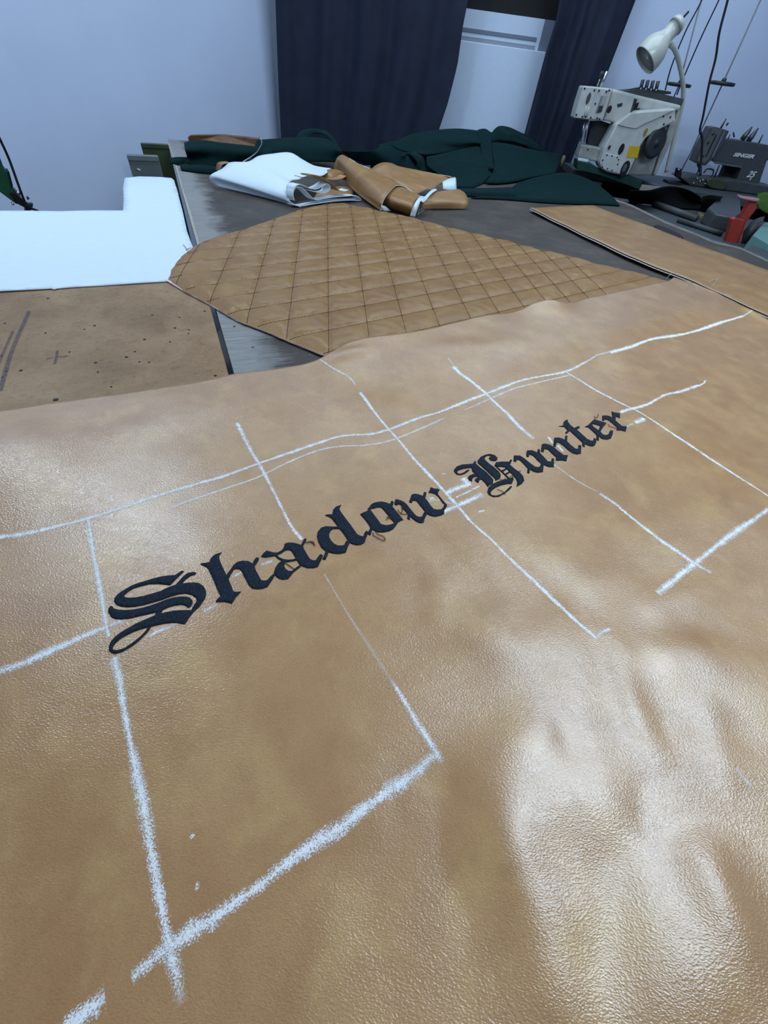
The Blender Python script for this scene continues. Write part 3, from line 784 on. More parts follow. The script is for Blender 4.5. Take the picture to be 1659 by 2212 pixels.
chalk([(190, 1120), (196, 1155), (205, 1210), (218, 1280), (230, 1350), (236, 1375)], .0055, 1.15)
chalk([(186, 1135), (193, 1170), (202, 1210), (210, 1250)], .0022, .9)
chalk([(247, 1420), (256, 1460), (270, 1540), (285, 1620)], .0072, 1.3)
chalk([(285, 1620), (298, 1680), (310, 1740), (330, 1850), (345, 1940), (366, 2040)], .0085, 1.1)
chalk([(362, 2030), (372, 2070), (382, 2110), (392, 2170)], .0085, .95, 0, .9)
chalk([(512, 914), (524, 938), (540, 970), (562, 1006)], .0068, 1.05)
chalk([(562, 1006), (590, 1060), (610, 1100), (630, 1138), (652, 1166)], .0050, 1.1)
chalk([(845, 1470), (870, 1508), (900, 1560), (920, 1590), (936, 1616)], .0058, 1.2, .6)
chalk([(700, 1240), (760, 1340), (800, 1400), (845, 1470)], .0030, .32)
chalk([(930, 1605), (942, 1625), (956, 1648)], .0085, .7, 0, .8)
chalk([(690, 776), (712, 791), (735, 804), (755, 816), (768, 832)], .0035, .85)
chalk([(778, 848), (800, 878), (840, 928), (870, 962), (900, 998), (940, 1040), (965, 1067)], .0052, 1.3)
chalk([(965, 1067), (990, 1095), (1020, 1130), (1060, 1165), (1100, 1206), (1150, 1252), (1200, 1300), (1240, 1338), (1288, 1379)], .0056, 1.3)
chalk([(1288, 1379), (1297, 1368), (1318, 1358)], .004, .7)
chalk([(968, 773), (976, 785), (984, 795)], .003, .7)
chalk([(979, 792), (995, 808), (1015, 822), (1050, 850)], .0100, 1.6, 0, .3)
chalk([(1050, 850), (1075, 875), (1100, 898), (1120, 920), (1152, 948)], .0088, 1.15, .2, .3)
chalk([(1184, 944), (1194, 958)], .005, 1.0); chalk([(1204, 962), (1216, 975)], .007, 1.1)
chalk([(1188, 998), (1240, 1035), (1290, 1062)], .0035, .55)
chalk([(1295, 1066), (1330, 1090), (1360, 1115), (1420, 1162), (1460, 1190), (1500, 1217), (1536, 1237)], .0072, 1.0, .4, .4)
chalk([(1222, 803), (1250, 820), (1290, 845), (1335, 868), (1380, 890), (1420, 915), (1460, 942), (1510, 975), (1560, 1008), (1610, 1040), (1668, 1078)], .0060, 1.05)
chalk([(140, 2224), (170, 2197), (195, 2178), (228, 2155)], .0115, 1.25, 0, .6)
chalk([(284, 2112), (310, 2090), (340, 2065), (366, 2047)], .0085, 1.1, .4)
chalk([(366, 2047), (400, 2020), (450, 1990), (500, 1955), (560, 1915), (600, 1880)], .0095, 1.05)
chalk([(600, 1880), (640, 1850), (680, 1822), (730, 1790), (790, 1745), (830, 1715)], .0098, 1.25)
chalk([(830, 1715), (870, 1690), (900, 1665), (938, 1632)], .0105, .9, 0, .3)
chalk([(1420, 1282), (1450, 1258), (1500, 1217)], .0100, 1.1, .4)
chalk([(1500, 1217), (1540, 1186), (1580, 1155), (1620, 1128), (1668, 1095)], .0090, .95)
chalk([(-20, 1457), (0, 1450), (30, 1440), (60, 1428)], .008, .95)
chalk([(60, 1428), (120, 1402), (180, 1375), (234, 1353)], .0085, 1.45)
chalk([(236, 1352), (255, 1345), (275, 1336)], .008, .8, 0, .7)
chalk([(322, 1375), (345, 1362), (362, 1357)], .0055, 1.1, .5, .5); chalk([(362, 1357), (395, 1340)], .004, .5)
chalk([(440, 1320), (470, 1306)], .0045, .5); chalk([(502, 1246), (522, 1237)], .0055, .85)
chalk([(565, 1220), (588, 1212)], .006, .6)
chalk([(962, 1066), (985, 1056), (1016, 1045)], .0075, 1.2); chalk([(1000, 1033), (1012, 1046)], .010, 1.2)
chalk([(985, 1075), (1010, 1063), (1036, 1050)], .0030, .75); chalk([(915, 1088), (945, 1080), (985, 1092)], .006, .4)
chalk([(955, 1106), (985, 1094), (1010, 1083), (1042, 1068)], .0100, 1.1, 0, .5)
chalk([(954, 1024), (962, 1024)], .004, .9); chalk([(1034, 1106), (1046, 1103)], .005, .9); chalk([(928, 1077), (938, 1076)], .006, 1.0)
chalk([(1340, 891), (1360, 884), (1378, 880), (1400, 873), (1420, 862), (1440, 852), (1466, 847), (1490, 839), (1512, 832)], .0075, 1.1)
chalk([(1512, 832), (1520, 828), (1524, 822)], .004, 1.0)
chalk([(1372, 914), (1392, 904)], .010, 1.0, .2, .2); chalk([(1340, 928), (1368, 915)], .006, .5)
chalk([(600, 1745), (1, 1)][:1] + [(602, 1747)], .003, .3)
for p in ((415, 1803), (412, 1805), (423, 1910), (424, 1916), (1612, 1688)):
    c = lp(p); chalk([p, (p[0] + 5, p[1] + 3)], .003, 1.0)
chalk([(1590, 1660), (1605, 1680), (1622, 1698)], .005, .45)

# ---- gothic embroidered letters
def tr_(origin, size_px, pts):
    s = size_px / 1659.0
    return [(origin[0] + x * s, origin[1] + y * s) for x, y in pts]
def letter(polys_list, kind):
    vs = []; fs = []
    for polys in polys_list:
        W = [[(q.x, q.y) for q in (lp(p) for p in P)] for P in polys]
        V, T = fill(W, .0017)
        d = np.full(len(V), 9.)
        for P_ in W: d = np.minimum(d, pdist(P_, V[:, 0], V[:, 1]))
        z = Lz(V[:, 0], V[:, 1]) + .0008 + .0007 * np.sqrt(np.clip(d / .0022, 0, 1))
        b = len(vs); vs += np.c_[V, z].tolist(); fs += [tuple(int(i) + b for i in t) for t in T]
    o = from_py('embroidered_letter', vs, fs, 'embroidery', None, True)
    # sides: run every open border down to the hide
    bm = bmesh.new(); bm.from_mesh(o.data)
    be = [e for e in bm.edges if e.is_boundary]
    r = bmesh.ops.extrude_edge_only(bm, edges=be)
    for v in [g for g in r['geom'] if isinstance(g, bmesh.types.BMVert)]: v.co.z -= .0008
    bmesh.ops.recalc_face_normals(bm, faces=bm.faces[:])
    bm.to_mesh(o.data); bm.free()
    o.data.polygons.foreach_set('use_smooth', [True] * len(o.data.polygons))
    o['label'] = kind; adopt(hide, o); return o
S_o, S_s = (225, 1220), 230
S1 = [(1215,95),(1245,105),(1180,165),(1110,235),(1025,322),(960,312),(850,300),(700,305),(560,340),(450,375),(370,425),(310,480),(330,510),(400,518),(500,512),(620,490),(760,450),(880,415),(990,360),(1120,315),(1150,280),(1200,225),(1250,170),(1300,135),(1370,118),(1435,125),(1420,155),(1350,175),(1290,215),(1240,260),(1215,300),(1300,285),(1400,280),(1480,290),(1545,330),(1580,390),(1590,450),(1575,520),(1530,590),(1480,660),(1410,720),(1370,765),(1320,830),(1290,880),(1255,930),(1180,915),(1060,905),(930,920),(820,945),(735,965),(710,1000),(680,1050),(620,1110),(540,1190),(450,1260),(370,1310),(280,1360),(180,1388),(110,1375),(78,1340),(80,1280),(110,1200),(170,1130),(260,1060),(360,1000),(480,930),(600,875),(720,825),(790,795),(820,740),(700,770),(560,800),(420,835),(280,855),(180,850),(110,815),(70,750),(72,690),(100,650),(130,648),(160,685),(230,705),(340,710),(470,700),(600,675),(720,640),(850,595),(960,550),(1080,515),(1200,498),(1290,500),(1345,520),(1378,560),(1375,610),(1350,650),(1310,675),(1290,660),(1265,635),(1190,625),(1090,640),(990,670),(910,710),(880,765),(960,745),(1080,720),(1200,712),(1360,710),(1400,640),(1440,580),(1450,555),(1420,510),(1360,470),(1270,450),(1160,462),(1030,500),(900,550),(760,590),(620,630),(480,655),(360,665),(260,650),(190,625),(160,580),(165,530),(200,480),(260,430),(340,380),(440,325),(540,285),(650,255),(760,220),(880,190),(1000,172),(1110,165),(1160,130)]
S2 = [(690,975),(660,1020),(600,1090),(520,1160),(430,1230),(340,1290),(250,1325),(170,1335),(130,1310),(140,1270),(190,1210),(260,1150),(350,1100),(450,1050),(560,1010)]
letter([[tr_(S_o, S_s, S1), tr_(S_o, S_s, S2)]], 'black embroidered gothic capital S')
h1 = [(455,125),(420,160),(400,200),(405,260),(440,350),(500,480),(550,575),(620,480),(690,380),(760,320),(860,295),(970,298),(1040,330),(1065,350),(1120,250),(1150,228),(1195,235),(1180,290),(1130,365),(1105,400),(1130,480),(1190,590),(1240,680),(1300,690),(1360,680),(1420,610),(1490,545),(1510,580),(1470,650),(1420,730),(1360,815),(1260,850),(1160,860),(1060,845),(990,780),(940,680),(880,570),(850,500),(800,460),(730,455),(690,470),(640,550),(590,650),(600,690),(650,810),(690,905),(750,915),(835,905),(790,960),(730,1020),(680,1100),(650,1150),(600,1130),(500,1110),(330,1115),(370,1050),(430,1000),(390,920),(330,780),(260,620),(200,490),(160,430),(100,395),(25,362),(60,345),(130,335),(210,320),(230,260),(280,200),(340,160)]
letter([[tr_((430, 1180), 180, h1)]], 'black embroidered gothic letter h')
a1 = [(95,550),(150,470),(220,415),(300,435),(390,460),(470,455),(560,405),(610,330),(625,260),(700,235),(830,240),(930,265),(990,290),(1050,170),(1075,140),(1110,155),(1090,220),(1030,310),(1060,390),(1120,490),(1190,600),(1250,630),(1320,630),(1360,570),(1410,505),(1440,495),(1480,525),(1440,620),(1360,780),(1260,805),(1130,805),(1030,770),(992,755),(960,790),(870,860),(800,920),(740,1000),(690,1050),(580,1065),(480,1035),(410,975),(385,900),(420,790),(490,690),(560,645),(500,615),(440,570),(410,535),(310,550),(180,568)]
a2 = [(455,510),(540,480),(620,420),(680,400),(750,405),(800,460),(840,530),(870,590),(800,610),(700,620),(600,605),(510,570)]
a3 = [(630,680),(720,665),(820,650),(890,630),(930,690),(965,735),(900,780),(830,830),(790,870),(720,870),(650,830),(610,760)]
a_o = ((555, 1150), 160)
letter([[tr_(*a_o, a1), tr_(*a_o, a2), tr_(*a_o, a3)]], 'black embroidered gothic letter a')
d1 = [(735,130),(700,190),(690,250),(740,330),(850,480),(980,650),(1100,820),(1140,880),(1220,920),(1300,945),(1340,830),(1380,795),(1430,820),(1480,730),(1530,760),(1500,870),(1480,910),(1410,880),(1370,980),(1330,1100),(1240,1150),(1140,1165),(1030,1140),(950,1100),(910,1190),(850,1350),(760,1378),(640,1388),(520,1375),(410,1345),(380,1430),(330,1540),(255,1525),(310,1400),(340,1320),(230,1230),(150,1080),(115,940),(135,830),(220,720),(340,680),(480,690),(650,690),(600,620),(500,490),(430,440),(320,400),(370,380),(510,370),(530,260),(600,180)]
d2 = [(690,745),(530,745),(460,790),(425,880),(430,960),(480,1050),(560,1130),(640,1170),(740,1175),(815,1160),(850,1080),(900,1035),(830,920),(740,800)]
letter([[tr_((675, 1080), 140, d1), tr_((675, 1080), 140, d2)]], 'black embroidered gothic letter d')
o1 = [(395,490),(450,450),(480,410),(520,340),(620,280),(760,245),(900,235),(1040,260),(1180,310),(1220,300),(1240,220),(1280,210),(1330,240),(1320,330),(1280,390),(1330,460),(1450,610),(1600,790),(1680,895),(1600,910),(1480,990),(1440,1060),(1310,1220),(1180,1290),(1000,1330),(830,1335),(690,1310),(580,1240),(530,1320),(500,1430),(430,1400),(470,1260),(500,1170),(440,1060),(330,910),(230,790),(135,690),(210,640),(340,590),(450,520)]
o2 = [(480,510),(600,480),(750,440),(880,445),(980,540),(1090,670),(1230,850),(1360,1000),(1250,1050),(1080,1080),(950,1060),(870,1030),(780,900),(640,720),(540,580)]
letter([[tr_((770, 1070), 100, o1), tr_((770, 1070), 100, o2)]], 'black embroidered gothic letter o')
w1 = [(185,430),(280,450),(400,500),(500,580),(580,690),(680,810),(760,895),(830,920),(910,915),(950,830),(985,765),(930,690),(830,570),(770,490),(700,470),(650,480),(630,535),(555,515),(590,420),(625,310),(700,285),(800,295),(940,340),(965,240),(1030,240),(1030,290),(1000,400),(1070,490),(1150,610),(1230,700),(1320,720),(1430,715),(1500,660),(1530,580),(1460,510),(1360,360),(1270,290),(1190,260),(1090,255),(1130,180),(1150,105),(1250,140),(1380,155),(1390,195),(1350,220),(1355,300),(1440,410),(1590,580),(1600,620),(1560,690),(1525,740),(1525,830),(1430,880),(1270,915),(1150,890),(1050,840),(990,960),(955,1080),(850,1090),(740,1040),(640,960),(590,910),(570,1010),(500,960),(530,860),(460,770),(370,680),(330,590),(260,570),(210,605),(150,570),(160,500)]
letter([[tr_((840, 1045), 130, w1)]], 'black embroidered gothic letter w')
H1 = [(490,205),(520,220),(515,265),(600,340),(720,430),(820,530),(885,605),(870,680),(800,720),(770,755),(745,720),(720,680),(640,600),(600,600),(570,665),(540,660),(490,610),(520,570),(570,555),(540,535),(480,545),(440,580),(430,650),(370,610),(345,560),(380,515),(490,470),(440,420),(425,350),(350,355),(240,375),(160,400),(115,435),(130,470),(190,478),(260,450),(330,400),(385,390),(350,430),(270,480),(190,505),(110,490),(55,430),(60,385),(120,320),(220,285),(360,275),(450,265),(475,240)]
H2 = [(555,200),(620,120),(720,75),(820,60),(920,90),(975,150),(950,200),(890,210),(820,190),(790,150),(800,125),(850,115),(820,95),(740,100),(690,150),(720,200),(800,270),(900,340),(1000,430),(1040,500),(1030,560),(980,600),(930,625),(920,580),(850,520),(750,420),(650,330),(560,255)]
H3 = [(905,310),(940,235),(1060,222),(1220,225),(1240,180),(1280,185),(1235,290),(1330,370),(1440,450),(1510,530),(1535,620),(1480,690),(1375,750),(1390,650),(1360,580),(1290,500),(1200,410),(1130,340),(1050,330),(960,330)]
H4 = [(1305,560),(1310,600),(1270,690),(1180,690),(1050,720),(930,770),(850,830),(820,890),(850,930),(940,940),(1040,910),(1130,850),(1200,780),(1240,740),(1280,745),(1230,810),(1120,890),(1000,960),(880,965),(790,920),(755,860),(780,770),(850,700),(980,640),(1120,600),(1250,565)]
H5 = [(935,330),(965,335),(1080,430),(1235,580),(1205,590),(1070,455)]
H6 = [(1055,410),(1140,362),(1160,385),(1085,435)]; H7 = [(1128,480),(1215,428),(1235,448),(1155,500)]
HO = ((975, 975), 170)
letter([[tr_(*HO, h)] for h in (H1, H2, H3, H4, H5, H6, H7)], 'black embroidered gothic capital H')
u1 = [(105,460),(240,465),(340,530),(450,620),(570,710),(640,725),(690,705),(710,640),(640,580),(560,490),(500,450),(450,440),(430,495),(385,485),(385,400),(400,350),(510,345),(630,395),(640,320),(680,320),(690,410),(760,480),(860,590),(940,600),(950,530),(1000,530),(995,720),(880,715),(770,670),(750,830),(640,845),(540,820),(460,770),(450,860),(400,850),(415,750),(330,660),(240,570),(170,555),(150,605),(95,595),(100,500)]
UO = ((1100, 940), 160)
letter([[tr_(*UO, u1)]], 'black embroidered gothic letter u')
n1 = [(730,210),(800,195),(900,220),(990,270),(1080,350),(1190,430),(1210,450),(1310,455),(1275,590),(1180,570),(1040,575),(1050,500),(960,420),(870,330),(790,310),(760,390),(710,370),(720,290)]
n2 = [(1010,65),(1100,60),(1190,85),(1245,110),(1255,20),(1300,20),(1290,140),(1370,220),(1480,310),(1545,315),(1550,230),(1610,235),(1600,420),(1520,435),(1420,410),(1320,340),(1210,240),(1120,175),(1060,170),(1035,265),(990,260),(995,150)]
letter([[tr_(*UO, n1)], [tr_(*UO, n2)]], 'black embroidered gothic letter n')
TO = ((1190, 880), 170)
t1 = [(350,262),(355,310),(410,380),(490,440),(590,395),(605,435),(540,470),(640,560),(760,670),(850,710),(900,700),(900,655),(945,665),(955,740),(920,810),(860,830),(780,805),(710,775),(710,840),(665,825),(660,745),(560,650),(460,560),(400,500),(320,565),(300,535),(350,490),(280,415),(160,405),(260,385),(265,320),(300,280)]
letter([[tr_(*TO, t1)]], 'black embroidered gothic letter t')
e1_ = [(910,255),(1000,285),(1170,335),(1130,380),(1080,450),(1040,515),(1090,575),(1150,590),(1210,575),(1250,490),(1310,500),(1290,590),(1260,660),(1180,685),(1080,670),(1010,620),(1005,710),(960,690),(960,590),(870,500),(790,430),(710,415),(780,380),(850,310)]
e2_ = [(865,350),(950,370),(1040,400),(1000,490),(930,440),(880,400)]
letter([[tr_(*TO, e1_), tr_(*TO, e2_)]], 'black embroidered gothic letter e')
r1 = [(1080,180),(1160,175),(1240,190),(1300,230),(1290,170),(1275,95),(1350,115),(1450,130),(1455,230),(1360,195),(1360,280),(1420,340),(1500,400),(1600,405),(1570,515),(1480,490),(1385,490),(1390,430),(1290,340),(1200,270),(1130,260),(1115,290),(1080,280)]
letter([[tr_(*TO, r1)]], 'black embroidered gothic letter r')
# loose thread ends left on the embroidery
for px in ([(661, 1173), (672, 1172), (678, 1176), (679, 1180)], [(661, 1173), (671, 1171), (677, 1172), (680, 1179)], [(616, 1217), (625, 1223), (635, 1230)],
           [(806, 1151), (807, 1158), (816, 1163), (829, 1169), (831, 1167)], [(811, 1150), (818, 1156), (828, 1160), (833, 1167)],
           [(834, 1124), (838, 1120), (844, 1120)], [(835, 1118), (841, 1119), (845, 1122)], [(868, 1095), (869, 1105), (866, 1111), (882, 1112)], [(859, 1102), (862, 1107), (867, 1111)],
           [(1073, 1058), (1084, 1062), (1089, 1067), (1092, 1069)], [(1078, 1036), (1086, 1038), (1092, 1034)], [(1119, 1020), (1125, 1018)],
           [(1285, 904), (1290, 902), (1292, 895)], [(1283, 900), (1286, 905)], [(1314, 917), (1316, 922), (1326, 925), (1332, 928)], [(1100, 1032), (1108, 1028), (1106, 1034)]):
    thread_tube('loose_thread', px, lp, .00045, 'thread_brown', hide, .0012)

# ================================================================== WHITE FOLDED VINYL (back of the table)
def ribbon(name, prof, vec, thick, mats, parent, mo=1, rim=1, n=8, back=None):
    """cloth strip: profile (world points) swept along vec"""
    P = smooth_path(prof, n); nP = len(P); vec = Vector(vec); K = 6
    vs = [p + vec * (k / K) for k in range(K + 1) for p in P]
    for i, v in enumerate(vs):
        v.z = max(v.z, .002)
    fs = [(k * nP + i, k * nP + i + 1, (k + 1) * nP + i + 1, (k + 1) * nP + i) for k in range(K) for i in range(nP - 1)]
    o = from_py(name, vs, fs, mats, None, True); solid(o, thick, 0, mo, rim); adopt(parent, o); return o
P1 = gp((652, 447)); P2 = gp((785, 434)); ax = (P2 - P1).normalized(); nrm = Vector((ax.y, -ax.x, 0))
wr = empty('folded_vinyl', (P1.x, P1.y + .1, .001))
z7 = lambda x, y: (480 + x * .20494, 290 + y * .20494)
def onp(x, y): return vp(z7(x, y), P1, nrm)
axis1 = gp((458, 400)) - gp((655, 447)); axis1.z = 0
# outer white layer: near edge rows then far edge rows
near1 = [(1140, 372), (1095, 415), (1040, 440), (950, 425), (870, 440), (810, 475), (735, 487), (705, 525), (693, 590), (694, 650), (715, 705), (760, 740), (830, 766)]
nz1 = [.048, .050, .053, .058, .058, .056, .054, .046, .036, .026, .014, .006, .003]
far1 = [(1150, 362), (1060, 350), (960, 328), (850, 270), (715, 195), (520, 208), (380, 232), (270, 290), (90, 298), (0, 365), (-115, 425), (-130, 470), (-80, 545)]
fz1 = [.050, .056, .064, .078, .092, .088, .082, .070, .064, .050, .034, .020, .003]
rowN = [gp(z7(*p), z) for p, z in zip(near1, nz1)]; rowF = [gp(z7(*p), z) for p, z in zip(far1, fz1)]
rowM = [(a * .5 + b * .5) + Vector((0, 0, .002)) for a, b in zip(rowN, rowF)]
o = loft('outer_layer', [rowN, rowM, rowF], ['leather_far', 'vinyl', 'backing'], None, 6, 6, .0016, 1, 2); adopt(wr, o)
back1 = Vector((-.085, .027, 0))
b1 = [onp(*p) for p in ((760, 745), (830, 762), (920, 745), (1000, 732), (1100, 718), (1200, 703), (1300, 697), (1420, 700), (1462, 716), (1468, 690), (1440, 660), (1390, 648), (1300, 655), (1180, 665), (1080, 680), (1000, 694), (950, 668), (900, 618), (860, 580), (820, 560), (780, 562), (756, 600), (752, 650), (765, 700))]
ribbon('lower_fold', b1, back1 * .3, .0015, ['vinyl', 'vinyl', 'backing'], wr)
b2 = [onp(*p) for p in ((760, 590), (775, 550), (820, 530), (870, 545), (930, 572), (990, 580), (1050, 555), (1100, 525), (1130, 535), (1140, 570), (1120, 605), (1070, 620), (990, 610), (920, 590))]
ribbon('inner_fold', b2, back1 * .34, .0015, ['vinyl', 'vinyl', 'pale_edge'], wr)
b3 = [onp(*p) for p in ((850, 455), (920, 438), (1000, 445), (1060, 470), (1120, 500), (1160, 520), (1190, 555), (1230, 590), (1290, 605), (1340, 590))]
ribbon('middle_fold', b3, back1 * .34, .0015, ['vinyl', 'leather_far', 'vinyl'], wr)
b4 = [onp(*p) for p in ((900, 428), (960, 430), (1030, 445), (1100, 470), (1180, 482), (1270, 465), (1310, 440))]
ribbon('upper_fold', b4, back1 * .3, .0015, ['leather_far', 'leather_far', 'pale_edge'], wr)
tf = loft('tan_face', [gz((690, 375, .045), (712, 366, .055), (735, 369, .05), (752, 382, .03)), gz((688, 386, .03), (712, 388, .035), (735, 388, .028), (756, 392, .012))], ['leather_far', 'leather_far', 'pale_edge'], None, 5, 5, .0014, 1, 2); adopt(wr, tf)
tg = loft('tan_face', [gz((678, 428, .012), (700, 424, .016), (730, 420, .014), (760, 421, .006)), gz((690, 405, .010), (720, 402, .012), (745, 403, .01), (768, 408, .004))], ['leather_far', 'leather_far', 'pale_edge'], None, 5, 5, .0014, 1, 2); adopt(wr, tg)
tt = loft('rolled_corner', [gz((466, 366, .02), (470, 352, .035), (486, 349, .042), (500, 352, .04)), gz((474, 370, .02), (480, 356, .04), (494, 352, .046), (506, 354, .043))], ['leather_far', 'leather_far', 'pale_edge'], None, 5, 4, .0014, 1, 2); adopt(wr, tt)
tag(wr, 'folded length of white backed vinyl behind the quilted panel, left of the tan roll', 'vinyl roll')

# ================================================================== TAN ROLL with white edges
z8 = lambda x, y: (700 + x * .20494, 310 + y * .20494)
trr = empty('tan_roll', (gp((850, 450)).x, gp((850, 450)).y + .05, .001))
def rz(*pp): return [gp(z8(a, b), z) for a, b, z in pp]
# upper sheet: rows run across from its left roll over to the right
nearE = rz((600, 712, .006), (604, 680, .014), (612, 640, .026), (640, 575, .040), (690, 510, .050), (760, 448, .055), (840, 452, .050), (920, 500, .042), (970, 530, .036), (1030, 505, .038), (1090, 484, .041), (1150, 480, .042), (1200, 430, .046), (1250, 400, .049), (1320, 372, .052), (1372, 357, .054))
midE = rz((340, 520, .010), (345, 490, .018), (360, 450, .032), (390, 395, .050), (430, 350, .062), (500, 315, .066), (580, 320, .064), (680, 360, .060), (740, 390, .057), (810, 405, .056), (870, 400, .056), (930, 395, .056), (1000, 370, .056), (1080, 355, .056), (1200, 352, .056), (1330, 352, .056))
farE = rz((112, 290, .018), (108, 240, .034), (118, 200, .050), (140, 150, .068), (185, 121, .078), (240, 140, .080), (320, 192, .076), (420, 245, .070), (490, 268, .068), (540, 235, .076), (600, 206, .084), (660, 201, .086), (720, 212, .084), (780, 240, .078), (1000, 285, .068), (1335, 350, .058))
us = loft('upper_sheet', [nearE, midE, farE], ['leather_far', 'backing', 'backing'], None, 5, 7, .0018, 1, 1); adopt(trr, us)
inner = loft('inner_tube', [rz((600, 660, .004), (640, 560, .034), (700, 480, .046), (770, 445, .050), (820, 450, .048)),
                            rz((690, 690, .004), (740, 600, .036), (800, 520, .046), (860, 490, .046), (930, 510, .040)),
                            rz((905, 755, .003), (930, 670, .030), (965, 600, .040), (1000, 570, .040), (1040, 560, .036))], ['backing', 'leather_far', 'backing'], None, 6, 6, .0018, 1, 1); adopt(trr, inner)
rgt = loft('right_tube', [rz((1010, 692, .002), (1020, 640, .016), (1060, 590, .028), (1120, 545, .034), (1180, 510, .036)),
                          rz((1260, 690, .002), (1270, 620, .022), (1290, 560, .032), (1310, 515, .036), (1330, 492, .036)),
                          rz((1490, 690, .002), (1518, 640, .014), (1515, 580, .026), (1480, 520, .034), (1420, 484, .036))], ['backing', 'leather_far', 'pale_edge'], None, 6, 6, .0018, 1, 2); adopt(trr, rgt)
we = loft('white_edge', [rz((905, 765, .003), (930, 680, .026), (965, 615, .038), (1000, 568, .042)), rz((958, 775, .003), (985, 690, .024), (1010, 625, .036), (1030, 590, .041))], 'vinyl', None, 6, 4, .002); adopt(trr, we)
we2 = loft('white_edge', [rz((1000, 566, .042), (1030, 556, .042), (1060, 560, .042), (1090, 530, .042), (1130, 495, .042), (1175, 478, .042)), rz((1020, 600, .040), (1045, 620, .038), (1075, 600, .038), (1110, 555, .040), (1145, 520, .041), (1190, 490, .042))], 'vinyl', None, 5, 3, .002); adopt(trr, we2)
we3 = loft('white_edge', [rz((1250, 405, .049), (1310, 378, .051), (1370, 358, .053), (1390, 370, .050)), rz((1255, 480, .034), (1310, 488, .032), (1370, 486, .031), (1396, 484, .030))], 'vinyl', None, 5, 4, .002); adopt(trr, we3)
we4 = loft('white_edge', [rz((603, 650, .024), (640, 660, .016), (680, 690, .008)), rz((604, 700, .008), (640, 712, .004), (705, 712, .002))], 'vinyl', None, 4, 3, .002); adopt(trr, we4)
we5 = loft('white_edge', [rz((360, 214, .073), (420, 235, .071), (485, 262, .068)), rz((385, 236, .068), (430, 258, .066), (480, 272, .064))], 'vinyl', None, 4, 3, .002); adopt(trr, we5)
for px in ([z8(985, 760), z8(1010, 730), z8(1035, 715), z8(1055, 700)], [z8(990, 745), z8(1000, 710), z8(1035, 690)], [z8(970, 700), z8(995, 670), z8(1005, 640)]):
    thread_tube('frayed_thread', px, lambda p: gp(p, .006), .0006, 'thread_pale', trr)
tag(trr, 'rolled tan leather offcut with white cut edges, right of the white folded vinyl', 'leather roll')

# ================================================================== GREEN FELT on the back of the table
def felt(name, rows, label, nu=5, nv=5, th=.003):
    o = loft(name, [gz(*[(a, b, max(z, .0026)) for a, b, z in r]) for r in rows], 'felt', None, nu, nv, th); return tag(o, label, 'fabric', 'green felt pieces')
zg = lambda x, y: (800 + x * .36166, 240 + y * .36166)
def zr(*pp): return [(*zg(a, b), z) for a, b, z in pp]
felt('green_felt', [[(398, 309, .055), (430, 303, .065), (480, 309, .068), (545, 316, .068), (590, 322, .06)],
                    [(400, 325, .048), (440, 322, .056), (490, 325, .058), (540, 330, .056), (585, 335, .05)],
                    [(404, 340, .024), (440, 341, .030), (480, 345, .032), (520, 345, .034), (570, 348, .03)],
                    [(398, 352, .010), (430, 358, .010), (465, 360, .012), (510, 358, .014), (560, 362, .012)]],
     'dark green felt strip with a frayed left end beside the white folded vinyl')
for i, rows in enumerate([[[(366, 342, .010), (385, 340, .014), (410, 341, .016), (440, 345, .016)], [(368, 353, .003), (385, 354, .004), (410, 351, .006), (440, 350, .008)]],
                          [[(388, 357, .008), (420, 356, .012), (450, 358, .014), (478, 362, .014)], [(391, 367, .002), (420, 371, .002), (450, 374, .002), (472, 375, .002)]]]):
    felt('green_felt', rows, ['upper frayed dark green felt tongue at the table corner beside the scuffed patch', 'lower frayed dark green felt tongue on the table left of the white folded vinyl'][i], 5, 4)
felt('green_felt', [[(555, 303, .075), (600, 300, .078), (650, 297, .08), (700, 300, .08), (735, 318, .07)],
                    [(550, 322, .055), (600, 322, .06), (650, 320, .062), (705, 322, .06), (745, 335, .05)],
                    [(550, 350, .02), (600, 350, .025), (660, 350, .025), (720, 350, .022), (790, 358, .012)]],
     'dark green felt piece standing behind the white folded vinyl')
felt('green_felt', [[(636, 318, .06), (640, 298, .078), (650, 284, .088), (675, 278, .092), (705, 284, .088), (722, 300, .076), (735, 325, .055)],
                    [(660, 318, .062), (664, 300, .072), (672, 290, .080), (690, 288, .082), (708, 296, .078), (722, 312, .066), (738, 335, .048)]],
     'looped dark green felt band in front of the wide navy curtain', 5, 4)
felt('green_felt', [[(735, 325, .06), (770, 327, .06), (800, 326, .062), (828, 318, .066), (850, 322, .064), (875, 330, .058)],
                    [(745, 338, .04), (780, 338, .042), (810, 336, .045), (840, 334, .048), (870, 342, .042), (890, 350, .035)],
                    [(750, 356, .008), (790, 356, .008), (825, 358, .008), (860, 366, .006), (890, 372, .006), (910, 376, .006)]],
     'low dark green felt piece behind the tan roll')
felt('green_felt', [zr((190, 262, .052), (210, 240, .058), (235, 234, .06), (270, 240, .06), (305, 262, .052), (330, 310, .03), (345, 360, .01)),
                    zr((195, 275, .052), (215, 258, .055), (240, 262, .056), (262, 280, .052), (280, 310, .038), (270, 340, .02), (250, 352, .010))],
     'narrow dark green felt band arching beside the tan roll', 5, 4)
